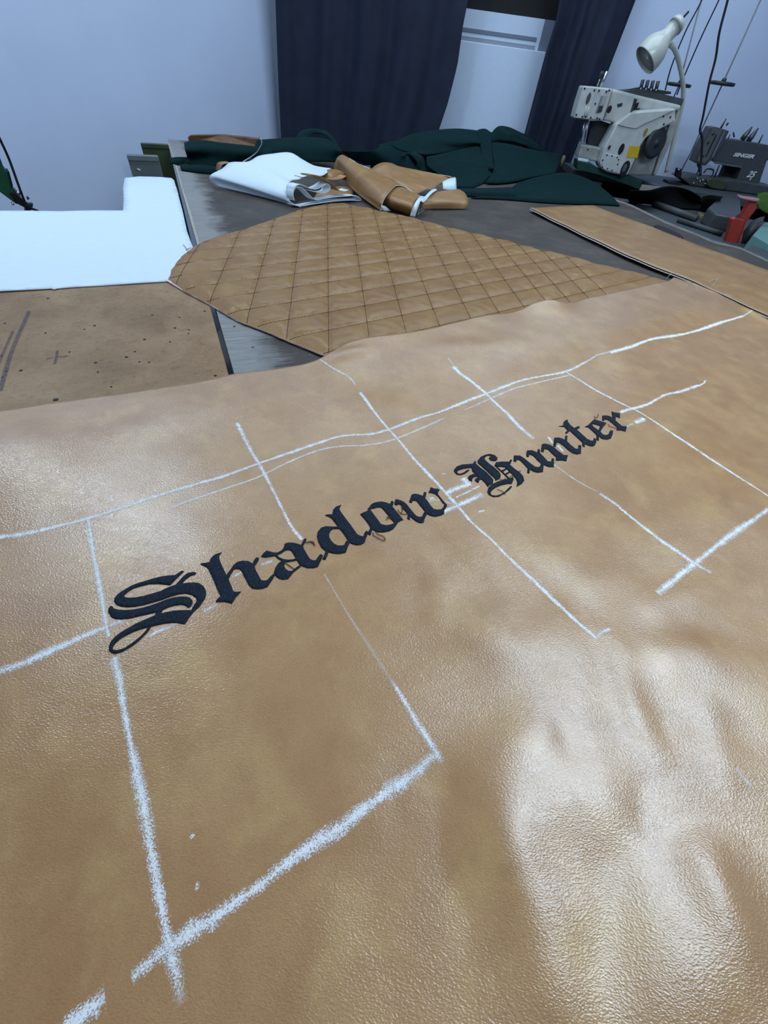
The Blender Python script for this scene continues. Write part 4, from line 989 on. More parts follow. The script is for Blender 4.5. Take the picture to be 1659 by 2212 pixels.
# the large crumpled piece
felt('green_felt', [zr((125, 205, .074), (190, 165, .088), (260, 135, .098), (340, 120, .104), (430, 110, .108), (520, 106, .110), (600, 112, .108), (650, 120, .104)),
                    zr((180, 235, .062), (250, 205, .074), (320, 190, .082), (400, 180, .088), (480, 180, .090), (560, 178, .090), (620, 182, .086), (665, 190, .08)),
                    zr((330, 262, .054), (400, 255, .054), (450, 248, .056), (500, 238, .058), (550, 225, .062), (600, 210, .068), (640, 200, .072), (668, 196, .074))],
     'upper fold of the crumpled dark green felt below the white door panel')
felt('green_felt', [zr((335, 275, .050), (400, 262, .052), (470, 246, .056), (540, 228, .062), (600, 214, .066), (660, 200, .070), (690, 215, .066)),
                    zr((345, 330, .028), (410, 330, .030), (480, 315, .036), (550, 300, .042), (610, 290, .044), (650, 300, .040), (680, 300, .042)),
                    zr((420, 385, .010), (480, 390, .010), (540, 380, .014), (600, 370, .018), (640, 360, .022), (670, 350, .026), (700, 345, .028)),
                    zr((515, 455, .002), (560, 458, .002), (610, 456, .002), (640, 445, .003), (670, 430, .005), (700, 400, .010), (730, 380, .014))],
     'front face of the crumpled dark green felt behind the tan roll')
felt('green_felt', [zr((632, 118, .106), (660, 108, .110), (690, 108, .110), (715, 125, .105)),
                    zr((650, 165, .090), (680, 150, .096), (700, 150, .096), (720, 160, .092)),
                    zr((664, 240, .060), (690, 250, .056), (710, 260, .054), (730, 280, .050)),
                    zr((680, 320, .034), (700, 345, .028), (720, 345, .028), (745, 350, .026))],
     'upright dark green felt fold at the middle of the crumpled pile', 4, 5)
felt('green_felt', [zr((715, 150, .094), (740, 110, .108), (775, 90, .114), (830, 98, .112), (890, 125, .104), (940, 150, .095), (985, 185, .084), (1020, 225, .070)),
                    zr((725, 180, .084), (760, 172, .086), (800, 176, .085), (850, 180, .083), (900, 195, .078), (945, 210, .072), (985, 225, .068), (1020, 238, .062))],
     'ridged top fold of dark green felt right of the upright fold', 5, 5)
felt('green_felt', [zr((720, 185, .078), (770, 190, .077), (830, 198, .074), (890, 212, .070), (950, 228, .065), (1010, 242, .060), (1070, 248, .058), (1132, 258, .055)),
                    zr((730, 260, .056), (780, 265, .054), (840, 265, .053), (900, 265, .052), (960, 275, .048), (1020, 285, .045), (1070, 290, .042), (1125, 300, .038)),
                    zr((740, 345, .030), (790, 345, .029), (840, 345, .028), (900, 345, .027), (960, 345, .026), (1020, 345, .025), (1060, 345, .024), (1112, 345, .024)),
                    zr((690, 430, .006), (760, 432, .006), (830, 426, .006), (890, 415, .008), (950, 400, .010), (1010, 388, .012), (1050, 380, .013), (1102, 370, .015))],
     'broad dark green felt face in the right half of the crumpled pile')
felt('green_felt', [zr((880, 430, .012), (960, 405, .016), (1040, 385, .019), (1110, 372, .020), (1170, 370, .019), (1240, 385, .014), (1310, 412, .008), (1360, 440, .004)),
                    zr((800, 480, .004), (900, 468, .006), (1000, 455, .007), (1090, 445, .008), (1180, 440, .008), (1270, 450, .006), (1370, 480, .003), (1445, 512, .002)),
                    zr((600, 520, .001), (760, 525, .001), (900, 535, .001), (1020, 545, .001), (1140, 552, .001), (1260, 557, .001), (1370, 558, .001), (1490, 565, .001))],
     'flat dark green felt sheet at the right, next to the table edge')
felt('green_felt', [zr((500, 462, .012), (620, 462, .012), (740, 460, .012), (850, 455, .012)), zr((510, 505, .002), (640, 510, .002), (760, 515, .002), (880, 520, .002))],
     'flat dark green felt strip under the crumpled pile behind the tan roll', 4, 4)
felt('green_felt', [[(820, 312, .050), (880, 300, .062), (950, 292, .070), (1020, 288, .074), (1080, 285, .078), (1140, 298, .068), (1190, 325, .045)],
                    [(810, 335, .030), (880, 335, .030), (950, 335, .032), (1020, 335, .034), (1080, 335, .034), (1140, 340, .028), (1190, 345, .022)],
                    [(800, 360, .003), (880, 372, .003), (950, 385, .003), (1020, 395, .003), (1090, 392, .003), (1150, 385, .003), (1200, 372, .006)]],
     'innermost dark green felt layer showing in the gaps of the crumpled pile')
# small beige peg seen right of the felt pile
tag(lathe('wooden_peg', gp(zg(1138, 330), .01), (0, 0, 1), [(0, .009), (.03, .010), (.045, .009), (.05, .004)], 'khaki'), 'small pale wooden peg right of the green felt pile', 'peg')

# ================================================================== THINGS AT THE BACK LEFT
wbt = [gp(p, .03) for p in ((404, 291), (480, 291), (557, 299))]
wbp = [wbt[0] + Vector((.012, -.003, 0)), wbt[1], wbt[2], Vector((wbt[2].x, wbt[2].y, .0012)), Vector((wbt[0].x, wbt[0].y, .0012)), wbt[0] + Vector((0, 0, -.008))]
tag(prism_pts('wooden_board', wbp, (0, .03, 0), 'wood_edge', None, .004, 3), 'brown wooden board lying at the back left edge of the work table', 'board')
# wire tool leaning behind the white vinyl
p0 = gp((525, 350), .045); p1 = gp((551, 333), .058); p2 = gp((566, 308), .078); p3 = gp((561, 296), .09)
wt = empty('wire_cutters', (p1.x, p1.y, 0))
k = [tube('wire_arm', smooth_path([p0, p1, gp((560, 322), .066), p2, p3], 5), .0022, 'steel'), tube('wire_arm', smooth_path([gp((527, 350), .04), gp((550, 338), .05), gp((562, 322), .060), p2], 5), .0018, 'dark_steel'),
     tube('black_sleeve', [gp((545, 338), .052), gp((556, 330), .058)], .0042, 'black')]
adopt(wt, *k); tag(wt, 'thin bent steel wire tool leaning on the green felt beside the white vinyl', 'tool')
# cabinets behind the white sheet
def cabinet(px4, d, zb, mat_, label, name='metal_cabinet'):
    """front panel outline by pixels at distance d; body reaches the floor"""
    TL, TR, BR, BL = [atd(p, d) for p in px4]
    r = empty(name, ((TL.x + TR.x) / 2, (TL.y + TR.y) / 2, FLOOR))
    zt = (TL.z + TR.z) / 2
    n = Vector((TL.x + TR.x, TL.y + TR.y, 0)).normalized()
    pts = [Vector((TL.x, TL.y, zt)), Vector((TR.x, TR.y, zt)), Vector((TR.x, TR.y, FLOOR)), Vector((TL.x, TL.y, FLOOR))]
    b = prism_pts('body', pts, n * .03, mat_, None, .003); lip = prism_pts('top_lip', [p for p in (pts[0] + Vector((0, 0, -.012)), pts[1] + Vector((0, 0, -.012)), pts[1], pts[0])], -n * .004, mat_)
    adopt(r, b); adopt(b, lip); tag(r, label, 'cabinet'); return r, n
cb1, n1_ = cabinet(((273, 335), (342, 339), (348, 380), (273, 380)), 5.75 * H, 0, 'grey_green', 'grey green metal cabinet behind the tab of the white vinyl sheet')
c_ = atd((300, 366), 5.74 * H); adopt(cb1, prism_pts('paint_fleck', [atd(p, 5.735 * H) for p in ((297, 363), (304, 366), (303, 369), (296, 366))], -n1_ * .001, 'white_print'))
cb2, n2_ = cabinet(((303, 309), (364, 314), (372, 345), (312, 344)), 7.25 * H, 0, 'olive', 'dark olive cabinet further back beside the left table corner')
# green sewing machine at the far left
dM = 5.8 * H
def ml(p, d=dM): return atd(p, d)
tzl = atd((60, 462), dM).z - .01
lm = empty('green_sewing_machine', (ml((10, 440)).x, ml((10, 440)).y, tzl))
nM = Vector((ml((10, 440)).x, ml((10, 440)).y, 0)).normalized()
kk = [prism_pts('machine_arm', [ml(p) for p in ((-40, 300), (-6, 330), (0, 340), (8, 362), (18, 373), (24, 390), (27, 405), (40, 418), (46, 425), (38, 443), (20, 430), (0, 415), (-40, 395))], nM * .06, 'green_machine', None, .004),
      prism_pts('face_plate', [ml(p, dM - .004) for p in ((17, 371), (20, 371), (28, 400), (27, 406), (24, 404))], nM * .05, 'black'),
      prism_pts('presser_bar', [ml(p, dM - .008) for p in ((20, 416), (26, 413), (48, 430), (68, 446), (60, 452), (40, 442))], nM * .02, 'black', None, .002),
      prism_pts('thread_guide', [ml(p, dM - .01) for p in ((57, 427), (60, 424), (64, 429), (60, 433))], nM * .008, 'green_machine'),
      lathe('tension_knob', ml((39, 416), dM - .02), -nM, [(0, .006), (.006, .006), (.012, .003)], 'steel', None, 12),
      lathe('tension_knob', ml((27, 439), dM - .02), -nM, [(0, .004), (.006, .004), (.010, .002)], 'steel', None, 12),
      prism_pts('needle_clamp', [ml(p, dM - .006) for p in ((55, 440), (72, 440), (70, 452), (58, 462), (54, 458))], nM * .02, 'dark_grey', None, .002),
      prism_pts('machine_bed', [ml((-70, 468)) + Vector((0, 0, -.005)), ml((80, 468)) + Vector((0, 0, -.005)), ml((80, 468)) + Vector((0, 0, -.02)), ml((-70, 468)) + Vector((0, 0, -.02))], nM * .1, 'green_machine'),
      prism_pts('machine_column', [ml(p) for p in ((-60, 300), (-38, 300), (-38, 470), (-60, 470))], nM * .08, 'green_machine')]
adopt(lm, *kk); tag(lm, 'dark green sewing machine cut off by the left edge, above the white sheet', 'sewing machine')
zmb = min(v.co.z for v in kk[7].data.vertices)
ltc = ml((-40, 450))
lt_pts = [ltc + dAB * a + nL * b for a, b in ((-.45, .0), (.16, .0), (.16, .20), (-.45, .20))]
lt = slab('machine_table', [(p.x - .06 * 0, p.y) for p in lt_pts], zmb - .03, zmb - .0005, 'wood_edge')
ltr = empty('small_machine_table', (ltc.x, ltc.y, FLOOR)); lt.name = 'table_top'
lgs = [box('leg', (p.x - .02 + q[0], p.y - .02 + q[1], FLOOR), (p.x + .02 + q[0], p.y + .02 + q[1], zmb - .03), 'wood_edge') for p, q in zip(lt_pts, ((.03, .04), (0, -.06), (-.04, -.04), (-.03, .06)))]
adopt(ltr, lt, *lgs); tag(ltr, 'low wooden table carrying the green sewing machine at the left wall', 'table')
cbl = smooth_path([atd((-60, 180), dM - .04), atd((-20, 262), dM - .04), atd((0, 301), dM - .04), atd((20, 345), dM - .03), atd((38, 395), dM - .03), atd((52, 432), dM - .025), atd((60, 446), dM - .02), atd((83, 456), dM + .0)], 6)
tag(tube('cable', cbl, .0035, 'cable'), 'black cable slanting down to the green sewing machine by the left wall', 'cable')

# ================================================================== RIGHT: SEWING MACHINES ON THEIR TABLE
YW = 8.9 * H                                        # front of the cream machine
def W(p, y=YW): return aty(p, y)
zT = W((1357, 378)).z - .02
mt = empty('sewing_table', (1.55, YW, FLOOR))
tt_ = slab('table_top', [(W((1246, 375)).x, YW + .105), (W((1246, 375)).x, 3.49), (XR - .1, 3.49), (XR - .1, YW - .10), (W((1410, 400)).x, YW - .10), (W((1390, 400)).x, YW + .105)], zT - .035, zT - .001, 'slate', None, .003)
lip = box('pale_edge', (W((1388, 395), YW - .10).x, YW - .112, zT - .034), (W((1448, 395), YW - .10).x, YW - .101, zT - .0005), 'beige')
ml_ = [box('leg', (x - .025, y - .025, FLOOR), (x + .025, y + .025, zT - .035), 'dark_steel') for x, y in ((1.0, YW + .08), (2.9, YW - .05), (1.0, 3.44), (2.9, 3.44))]
pnl = box('gap_shade_sheet', (W((1246, 375)).x + .01, YW + .13, FLOOR + .02), (XR - .12, YW + .15, zT - .035), 'dark_cloth')  # added dark sheet standing in for the shade below the table
adopt(mt, tt_, lip, pnl, *ml_); tag(mt, 'grey green table along the back wall carrying both right hand sewing machines', 'table')

cm = empty('cream_sewing_machine', (W((1360, 375)).x, YW + .05, zT))
parts = []
def pr(name, px, y, dep, m, bv=.004, seg=2):
    o = prism_pts(name, [W(p, y) for p in px], (0, dep, 0), m, None, bv, seg); parts.append(o); return o
yh = YW + .02
pr('needle_head', [(1261, 186), (1290, 188), (1324, 192), (1314, 225), (1302, 261), (1270, 259), (1240, 256), (1249, 223)], yh, .11, 'cream', .006)
pr('face_plate', [(1263, 188), (1289, 190), (1283, 212), (1274, 240), (1269, 257), (1242, 254), (1251, 222)], yh - .004, .004, 'cream', .0015)
for q in ((1263, 191), (1284, 195), (1245, 248), (1258, 252), (1265, 252), (1276, 254), (1286, 224), (1294, 196), (1310, 198), (1316, 195), (1290, 255), (1295, 257)):
    parts.append(lathe('screw', W(q, yh - .004), (0, -1, 0), [(0, .0042), (.002, .0042), (.003, .003)], 'black', None, 10))
parts.append(disc_on('plate_emblem', W((1271, 213), yh - .004), (0, -1, 0), .010, .022, .0012, 'slate'))
pr('slotted_recess', [(1299, 205), (1312, 208), (1304, 232), (1296, 246), (1287, 244), (1293, 225)], yh - .001, .004, 'cream_dark', .001)
pr('take_up_lever', [(1300, 206), (1303, 206), (1290, 242), (1287, 242)], yh - .006, .005, 'steel', .001)
pr('oil_patch', [(1291, 229), (1303, 228), (1300, 241), (1290, 244)], yh - .003, .002, 'dark_grey', 0)
for q in ((1264, 238), (1269, 239)): parts.append(tube('plate_ridge', [W((q[0] + 3, q[1] - 8), yh - .005), W((q[0] - 2, q[1] + 14), yh - .005)], .0028, 'cream'))
pr('upper_arm', [(1324, 192), (1345, 197), (1380, 206), (1473, 228), (1467, 240), (1459, 240), (1378, 238), (1350, 256), (1331, 268), (1316, 262), (1302, 261), (1314, 225)], yh + .018, .12, 'cream', .010, 3)
pr('arm_grime', [(1333, 225), (1345, 222), (1344, 229), (1334, 233)], yh + .017, .003, 'dark_grey', .001)
parts.append(disc_on('arm_plug', W((1315, 236), yh + .0), (0, -1, 0), .009, .014, .02, 'black'))
pr('arm_joint', [(1371, 213), (1377, 214), (1367, 244), (1361, 247)], yh + .012, .008, 'dark_grey', .001)
pr('latch', [(1374, 224), (1381, 221), (1376, 235), (1383, 234), (1371, 246), (1368, 243)], yh + .006, .012, 'black', .001)
pr('dusty_top_plate', [(1341, 196), (1385, 192), (1478, 214), (1473, 229), (1400, 217), (1345, 208)], yh + .05, .10, 'slate', .003)
for i in range(4):
    parts.append(tube('tension_post', [W((1383 + i * 11, 196 + i * 1), yh + .06), W((1389 + i * 11, 172 + i * 1), yh + .06)], .0085, 'dark_steel', None, 10))
    parts.append(lathe('tension_cap', W((1384 + i * 11, 192 + i * 1), yh + .05), (0, -1, .2), [(0, .005), (.004, .005), (.006, .002)], 'steel', None, 10))
pr('thread_rail', [(1342, 196), (1385, 188), (1450, 198), (1450, 203), (1400, 206), (1380, 204)], yh + .055, .03, 'dark_grey', .002)
yc = YW - .03
pr('motor_cover', [(1332, 270), (1378, 240), (1460, 234), (1459, 262), (1437, 274), (1415, 285), (1396, 298), (1383, 317), (1373, 343), (1357, 378), (1343, 378), (1328, 376), (1312, 372), (1300, 366), (1296, 353), (1305, 320), (1318, 296)], yc, .13, 'cream', .008, 3)
pr('slanted_cover', [(1333, 269), (1364, 245), (1412, 241), (1457, 238), (1420, 256), (1392, 268), (1378, 276), (1371, 278), (1350, 274)], yc - .005, .006, 'cream', .002)
for q in ((1343, 269), (1363, 272), (1403, 251), (1433, 251), (1448, 253), (1434, 268), (1316, 318), (1311, 335), (1322, 337), (1333, 340), (1302, 346), (1301, 361), (1312, 364), (1322, 368), (1336, 345), (1334, 355)):
    parts.append(lathe('screw', W(q, yc - .001), (0, -1, 0), [(0, .0040), (.002, .0040), (.003, .003)], 'black', None, 10))
pr('lower_plate', [(1308, 330), (1336, 338), (1338, 344), (1333, 372), (1326, 372), (1303, 365), (1300, 352)], yc - .003, .004, 'cream', .0015)
parts.append(disc_on('oil_window', W((1342, 322), yc), (0, -1, 0), .013, .023, .003, 'black'))
parts.append(disc_on('side_knob', W((1316, 318), yc), (0, -1, 0), .006, .009, .006, 'dark_grey'))
parts.append(disc_on('round_gauge', W((1350, 364), yc), (0, -1, 0), .021, .034, .004, 'black'))
parts.append(disc_on('gauge_glass', W((1349, 363), yc - .004), (0, -1, 0), .010, .019, .003, 'steel'))
pr('yellow_sticker', [(1360, 315), (1383, 316), (1377, 341), (1353, 340)], yc - .0015, .0012, 'yellow', 0)
parts.append(disc_on('amber_mark', W((1394, 286), yc), (0, -1, 0), .009, .017, .0015, 'amber'))
pr('rear_column', [(1357, 378), (1373, 343), (1383, 317), (1396, 298), (1415, 285), (1458, 260), (1470, 235), (1466, 262), (1452, 305), (1440, 330), (1418, 378), (1390, 379)], yc + .05, .11, 'cream_dark', .006)
pr('column_seam', [(1444, 270), (1447, 270), (1412, 376), (1408, 376)], yc + .046, .006, 'slate', .001)
hwc = W((1414, 309), yc + .02)
hw = lathe('hand_wheel', hwc, (.45, -1, .15), [(0, .062), (.006, .066), (.014, .062), (.018, .050), (.016, .030), (.02, .012), (.024, .01)], 'dark_grey', None, 28); parts.append(hw)
pr('wheel_guard', [(1394, 322), (1432, 312), (1412, 336), (1402, 341)], yc + .035, .02, 'slate', .002)
pr('cylinder_bed', [(1256, 312), (1280, 316), (1308, 322), (1300, 352), (1272, 346), (1248, 340)], YW + .03, .09, 'cream_dark', .006)
pr('bed_label', [(1249, 340), (1272, 345), (1269, 352), (1248, 348)], YW + .027, .004, 'vinyl', .001)
parts.append(lathe('screw', W((1270, 323), YW + .03), (0, -1, 0), [(0, .004), (.002, .004), (.003, .003)], 'black', None, 10))
pr('dark_throat', [(1278, 262), (1302, 262), (1331, 272), (1318, 300), (1307, 321), (1280, 315), (1268, 312)], YW + .10, .05, 'dark_grey', .004)
parts.append(disc_on('throat_ring', W((1318, 304), YW + .04), (-.4, -1, 0), .012, .03, .006, 'black'))
for q in ((1264, 1254), (1271, 1262)): parts.append(tube('needle_bar', [W((q[0], 258), yh + .03), W((q[1], 306), yh + .03)], .0042, 'steel', None, 8))
parts.append(tube('top_rod', [W((1297, 190), yh + .04), W((1311, 154), yh + .04)], .0085, 'steel', None, 10)); parts.append(tube('top_rod', [W((1290, 187), yh + .04), W((1298, 165), yh + .04)], .004, 'steel', None, 8))
parts.append(tube('adjusting_knob', [W((1296, 168), yh + .04), W((1302, 154), yh + .04)], .010, 'dark_grey', None, 10))
pr('base_rail', [(1248, 347), (1275, 352), (1299, 367), (1330, 377), (1358, 380), (1388, 391), (1383, 411), (1350, 398), (1300, 380), (1246, 366)], YW + .0, .10, 'deep_green', .003)
bz = min((o.matrix_world @ v.co).z for o in [parts[-1]] for v in o.data.vertices)
for o in parts:
    if not o.name.startswith('base_rail'):
        for v in o.data.vertices: v.co.z = max(v.co.z, zT + .0004)
adopt(cm, *parts)
byn = {}
for o in parts: byn.setdefault(o.name.split('.')[0], o)
for i, o in enumerate([o for o in parts if o.name.startswith('screw')]): adopt(byn['needle_head'] if i < 12 else byn['motor_cover'], o)
for a_, b_ in (('face_plate', 'needle_head'), ('plate_emblem', 'needle_head'), ('gauge_glass', 'round_gauge'), ('yellow_sticker', 'motor_cover'), ('amber_mark', 'motor_cover'), ('slanted_cover', 'motor_cover'), ('lower_plate', 'motor_cover'), ('bed_label', 'cylinder_bed'), ('column_seam', 'rear_column')): adopt(byn[b_], byn[a_])
tag(cm, 'cream industrial sewing machine with a yellow sticker beside the narrow navy curtain', 'sewing machine')

# desk lamp clamped behind the cream machine
YL = YW + .02
ldir = (W((1476, 38), YL) - W((1394, 130), YL - .03)).normalized()
m0 = W((1393, 131), YL - .03); Lh = (W((1474, 40), YL) - m0).length
lp_ = empty('gooseneck_lamp', (W((1440, 378), YL + .05).x, YL + .05, zT))
sh = lathe('lamp_shade', m0, ldir, [(0, .066), (.004, .0670), (.03, .0685), (.055, .064), (.078, .051), (.095, .038), (.108, .032), (.125, .032), (.15, .035), (Lh - .035, .037), (Lh - .018, .035), (Lh - .006, .026), (Lh - .001, .014), (Lh, .003)], 'lamp', None, 28, False); solid(sh, .002, -1)
inn = lathe('shade_inside', m0 + ldir * .012, ldir, [(0, .060), (.002, .058)], 'cream_dark', None, 24)
bulb = lathe('bulb', m0 + ldir * .015, ldir, [(-.004, .004), (0, .018), (.02, .024), (.05, .02)], 'backing', None, 16)
sw = tube('switch', [m0 + ldir * (Lh - .002), m0 + ldir * (Lh + .028)], .0045, 'black')
neck = smooth_path([W((1449, 97), YL + .02), W((1458, 108), YL + .04), W((1467, 135), YL + .08), W((1474, 170), YL + .11), W((1476, 200), YL + .13), W((1473, 230), YL + .14), W((1462, 275), YL + .145), W((1449, 330), YL + .145), W((1439, 372), YL + .145)], 6)
nk = tube('gooseneck', neck, .0105, 'lamp', None, 12)
adopt(lp_, sh, nk); adopt(sh, inn, bulb, sw); tag(lp_, 'ivory gooseneck lamp bent over the cream sewing machine', 'lamp')

# thread stands: rods with dark discs, and the threads and cables coming down from above
def stand(dp, rod, y, label, base=None):
    c = W(dp, y); r = empty('thread_stand', (W(rod[-1], y).x, y, zT))
    k = [lathe('spool_disc', c + Vector((0, 0, -.006)), (0, 0, 1), [(0, .054), (.002, .061), (.012, .061), (.014, .050)], 'dark_grey', None, 24),
         lathe('spool_hub', c + Vector((0, 0, .006)), (0, 0, 1), [(0, .012), (.014, .010)], 'dark_grey', None, 14),
         tube('rod', [W(p, y) for p in rod], .0035, 'rod', None, 8)]
    if base: k.append(base)
    adopt(r, *k); return tag(r, label, 'thread stand', 'thread stands')
stand((1467, 184), [(1515, 0), (1467, 184), (1457, 206), (1425, 330), (1410, 380)], YW + .22, 'dark disc thread stand just behind the gooseneck lamp')
bs = prism_pts('stand_base', [W(p, YW + .1) for p in ((1463, 364), (1467, 364), (1474, 366), (1472, 384), (1462, 384), (1460, 380))], (0, .03, 0), 'black', None, .003)
s2 = stand((1560, 181), [(1643, 0), (1560, 183), (1520, 270), (1492, 330), (1468, 376)], YW + .1, 'dark disc thread stand between the two right hand machines', bs)
foot = box('stand_foot', (W((1446, 381), YW + .1).x, YW + .07, zT), (W((1474, 386), YW + .1).x, YW + .16, zT + .008), 'black'); adopt(s2, foot)
cap = lathe('rod_cap', W((1466, 367), YW + .095), (0, 0, 1), [(-.005, .003), (0, .008), (.006, .003)], 'steel', None, 12); adopt(s2, cap)
tag(tube('cable', smooth_path([W((1526, -40), YW + .2), W((1516, 0), YW + .2), W((1480, 70), YW + .2), W((1450, 145), YW + .2), W((1437, 195), YW + .2)], 6), .0035, 'cable'), 'leftmost black cable rising behind the gooseneck lamp', 'cable')
tag(tube('cable', smooth_path([W((1580, -60), YW + .23), W((1553, 0), YW + .23), W((1515, 80), YW + .23), W((1480, 160), YW + .23), W((1462, 205), YW + .23)], 6), .0035, 'cable'), 'black cable rising right of the gooseneck lamp to the frame top', 'cable')
tag(tube('cable', smooth_path([W((1585, -60), YW + .05), W((1572, 0), YW + .05), W((1554, 70), YW + .05), W((1546, 125), YW + .05), W((1532, 180), YW + .05), W((1519, 250), YW + .05), W((1512, 280), YW + .05), W((1517, 300), YW + .05), W((1515, 345), YW + .05), W((1512, 380), YW + .03)], 6), .0055, 'cable'), 'thick wavy black cable hanging down beside the grey machine', 'cable')

# grey machine
YS = 9.45 * H
gm = empty('grey_sewing_machine', (W((1600, 395), YS).x, YS + .05, zT)); parts = []
pr('needle_head', [(1538, 275), (1550, 275), (1563, 279), (1576, 283), (1560, 315), (1536, 347), (1525, 358), (1512, 356), (1500, 350), (1512, 322)], YS - .02, .09, 'grey_enamel', .005)
pr('face_plate', [(1539, 277), (1561, 281), (1530, 345), (1522, 352), (1506, 348), (1515, 322)], YS - .024, .004, 'grey_enamel_light', .0015)
pr('plate_slot', [(1547, 290), (1549, 291), (1526, 339), (1524, 338)], YS - .0255, .002, 'black', 0)
pr('plate_edge', [(1565, 282), (1567, 283), (1540, 340), (1538, 339)], YS - .0225, .003, 'steel', 0)
for q in ((1541, 289), (1530, 308), (1519, 337)): parts.append(lathe('screw', W(q, YS - .025), (0, -1, 0), [(0, .006), (.003, .006), (.004, .004)], 'dark_grey', None, 10))
parts.append(lathe('screw', W((1539, 288), YS - .029), (0, -1, 0), [(0, .003), (.002, .002)], 'steel', None, 8))
pr('machine_arm', [(1566, 300), (1590, 302), (1630, 308), (1680, 318), (1680, 350), (1658, 346), (1640, 399), (1590, 392), (1602, 362), (1570, 354), (1545, 351), (1536, 345), (1556, 310)], YS, .10, 'grey_enamel', .006)
pr('arm_underside', [(1545, 351), (1602, 361), (1588, 392), (1556, 388), (1568, 360)], YS + .07, .05, 'black', .003)
pr('arm_rim', [(1536, 346), (1545, 349), (1603, 359), (1602, 363), (1545, 354)], YS - .003, .006, 'grey_enamel_light', .001)
parts.append(tube('top_lever', [W((1557, 277), YS + .02), W((1569, 256), YS + .02)], [.006, .003], 'slate', None, 8))
parts.append(lathe('lever_knob', W((1569, 272), YS + .04), (0, 0, 1), [(0, .004), (.010, .006), (.014, .003)], 'slate', None, 10))
for q in ((1603, 290), (1616, 293)):
    parts.append(lathe('oil_cap', W((q[0], q[1] + 12), YS + .03), (.25, 0, 1), [(0, .014), (.02, .015), (.035, .011), (.05, .006), (.058, .003)], 'dark_steel', None, 14))
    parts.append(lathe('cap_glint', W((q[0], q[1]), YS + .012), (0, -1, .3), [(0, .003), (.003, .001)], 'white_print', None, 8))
parts.append(tube('thread_pin', [W((1586, 296), YS + .03), W((1584, 286), YS + .03)], .004, 'slate', None, 8)); parts.append(tube('thread_pin', [W((1573, 300), YS + .03), W((1577, 290), YS + .03)], .003, 'slate', None, 8))
parts.append(tube('spool_pin', [W((1639, 309), YS + .03), W((1648, 291), YS + .03)], [.005, .003], 'slate', None, 8))
pr('presser_foot', [(1514, 352), (1517, 356), (1516, 375), (1515, 384), (1512, 384), (1512, 370), (1506, 356)], YS + .0, .012, 'dark_grey', .001)
parts.append(tube('needle_bar', [W((1508, 355), YS + .02), W((1512, 378), YS + .02)], .0035, 'dark_steel', None, 8)); parts.append(tube('needle_bar', [W((1511, 362), YS + .02), W((1502, 383), YS + .02)], .003, 'dark_grey', None, 8))
parts.append(tube('hook_lever', smooth_path([W((1520, 374), YS - .01), W((1526, 366), YS - .01), W((1534, 365), YS - .01), W((1541, 368), YS - .01), W((1540, 376), YS - .01), W((1532, 388), YS - .01)], 5), .004, 'dark_grey', None, 8))
parts.append(tube('knee_bar', [W((1554, 357), YS + .0), W((1541, 388), YS + .0)], .0045, 'dark_grey', None, 8))
pr('machine_bed', [(1470, 384), (1500, 380), (1545, 388), (1590, 390), (1645, 400), (1680, 406), (1680, 440), (1600, 425), (1540, 412), (1490, 405)], YS - .08, .16, 'slate', .005)
pr('throat_casting', [(1527, 389), (1538, 384), (1560, 388), (1572, 392), (1570, 408), (1560, 413), (1535, 406), (1526, 400)], YS - .10, .03, 'olive', .005)
for q in ((1506, 386), (1512, 392), (1498, 396), (1518, 389), (1523, 397)): parts.append(lathe('bed_screw', W(q, YS - .085), (0, -1, .3), [(0, .006), (.004, .005), (.006, .002)], 'steel', None, 10))
def text(s, p, px2, h, y, m, shear=.25):
    a = W(p, y); b = W(px2, y); cu = bpy.data.curves.new('lettering', 'FONT'); cu.body = s; cu.size = h; cu.shear = shear; cu.extrude = .0008; cu.offset = .0009; cu.align_x = 'LEFT'
    o = bpy.data.objects.new('lettering', cu); C.objects.link(o)
    bpy.context.view_layer.update()
    me = bpy.data.meshes.new_from_object(o.evaluated_get(bpy.context.evaluated_depsgraph_get())); bpy.data.objects.remove(o)
    wdt = max(v.co.x for v in me.vertices) - min(v.co.x for v in me.vertices); L = (b - a).length
    ob = link('lettering', me, m); d = (b - a).normalized()
    rot = Matrix((d, Vector((0, -1, 0)).cross(d), Vector((0, -1, 0)))).transposed().to_4x4()
    me.transform(Matrix.Translation(a) @ rot @ Matrix.Diagonal((L / wdt, 1, 1, 1))); parts.append(ob); return ob
text('SINGER', (1583, 337), (1627, 342), .021, YS - .002, 'white_print')
text('25', (1612, 382), (1628, 384), .040, YS - .002, 'white_print')
parts.append(disc_on('print_dot', W((1621, 387), YS - .002), (0, -1, 0), .004, .005, .001, 'white_print'))
for o in parts:
    for v in o.data.vertices: v.co.z = max(v.co.z, zT + .0004)
adopt(gm, *parts)
byn = {}
for o in parts: byn.setdefault(o.name.split('.')[0], o)
for o in parts:
    if o.name.startswith(('lettering', 'print_dot')): adopt(byn['machine_arm'], o)
for a_ in ('face_plate', 'plate_slot', 'plate_edge'): adopt(byn['needle_head'], byn[a_])
tag(gm, 'dark grey sewing machine with white maker lettering at the right edge', 'sewing machine')

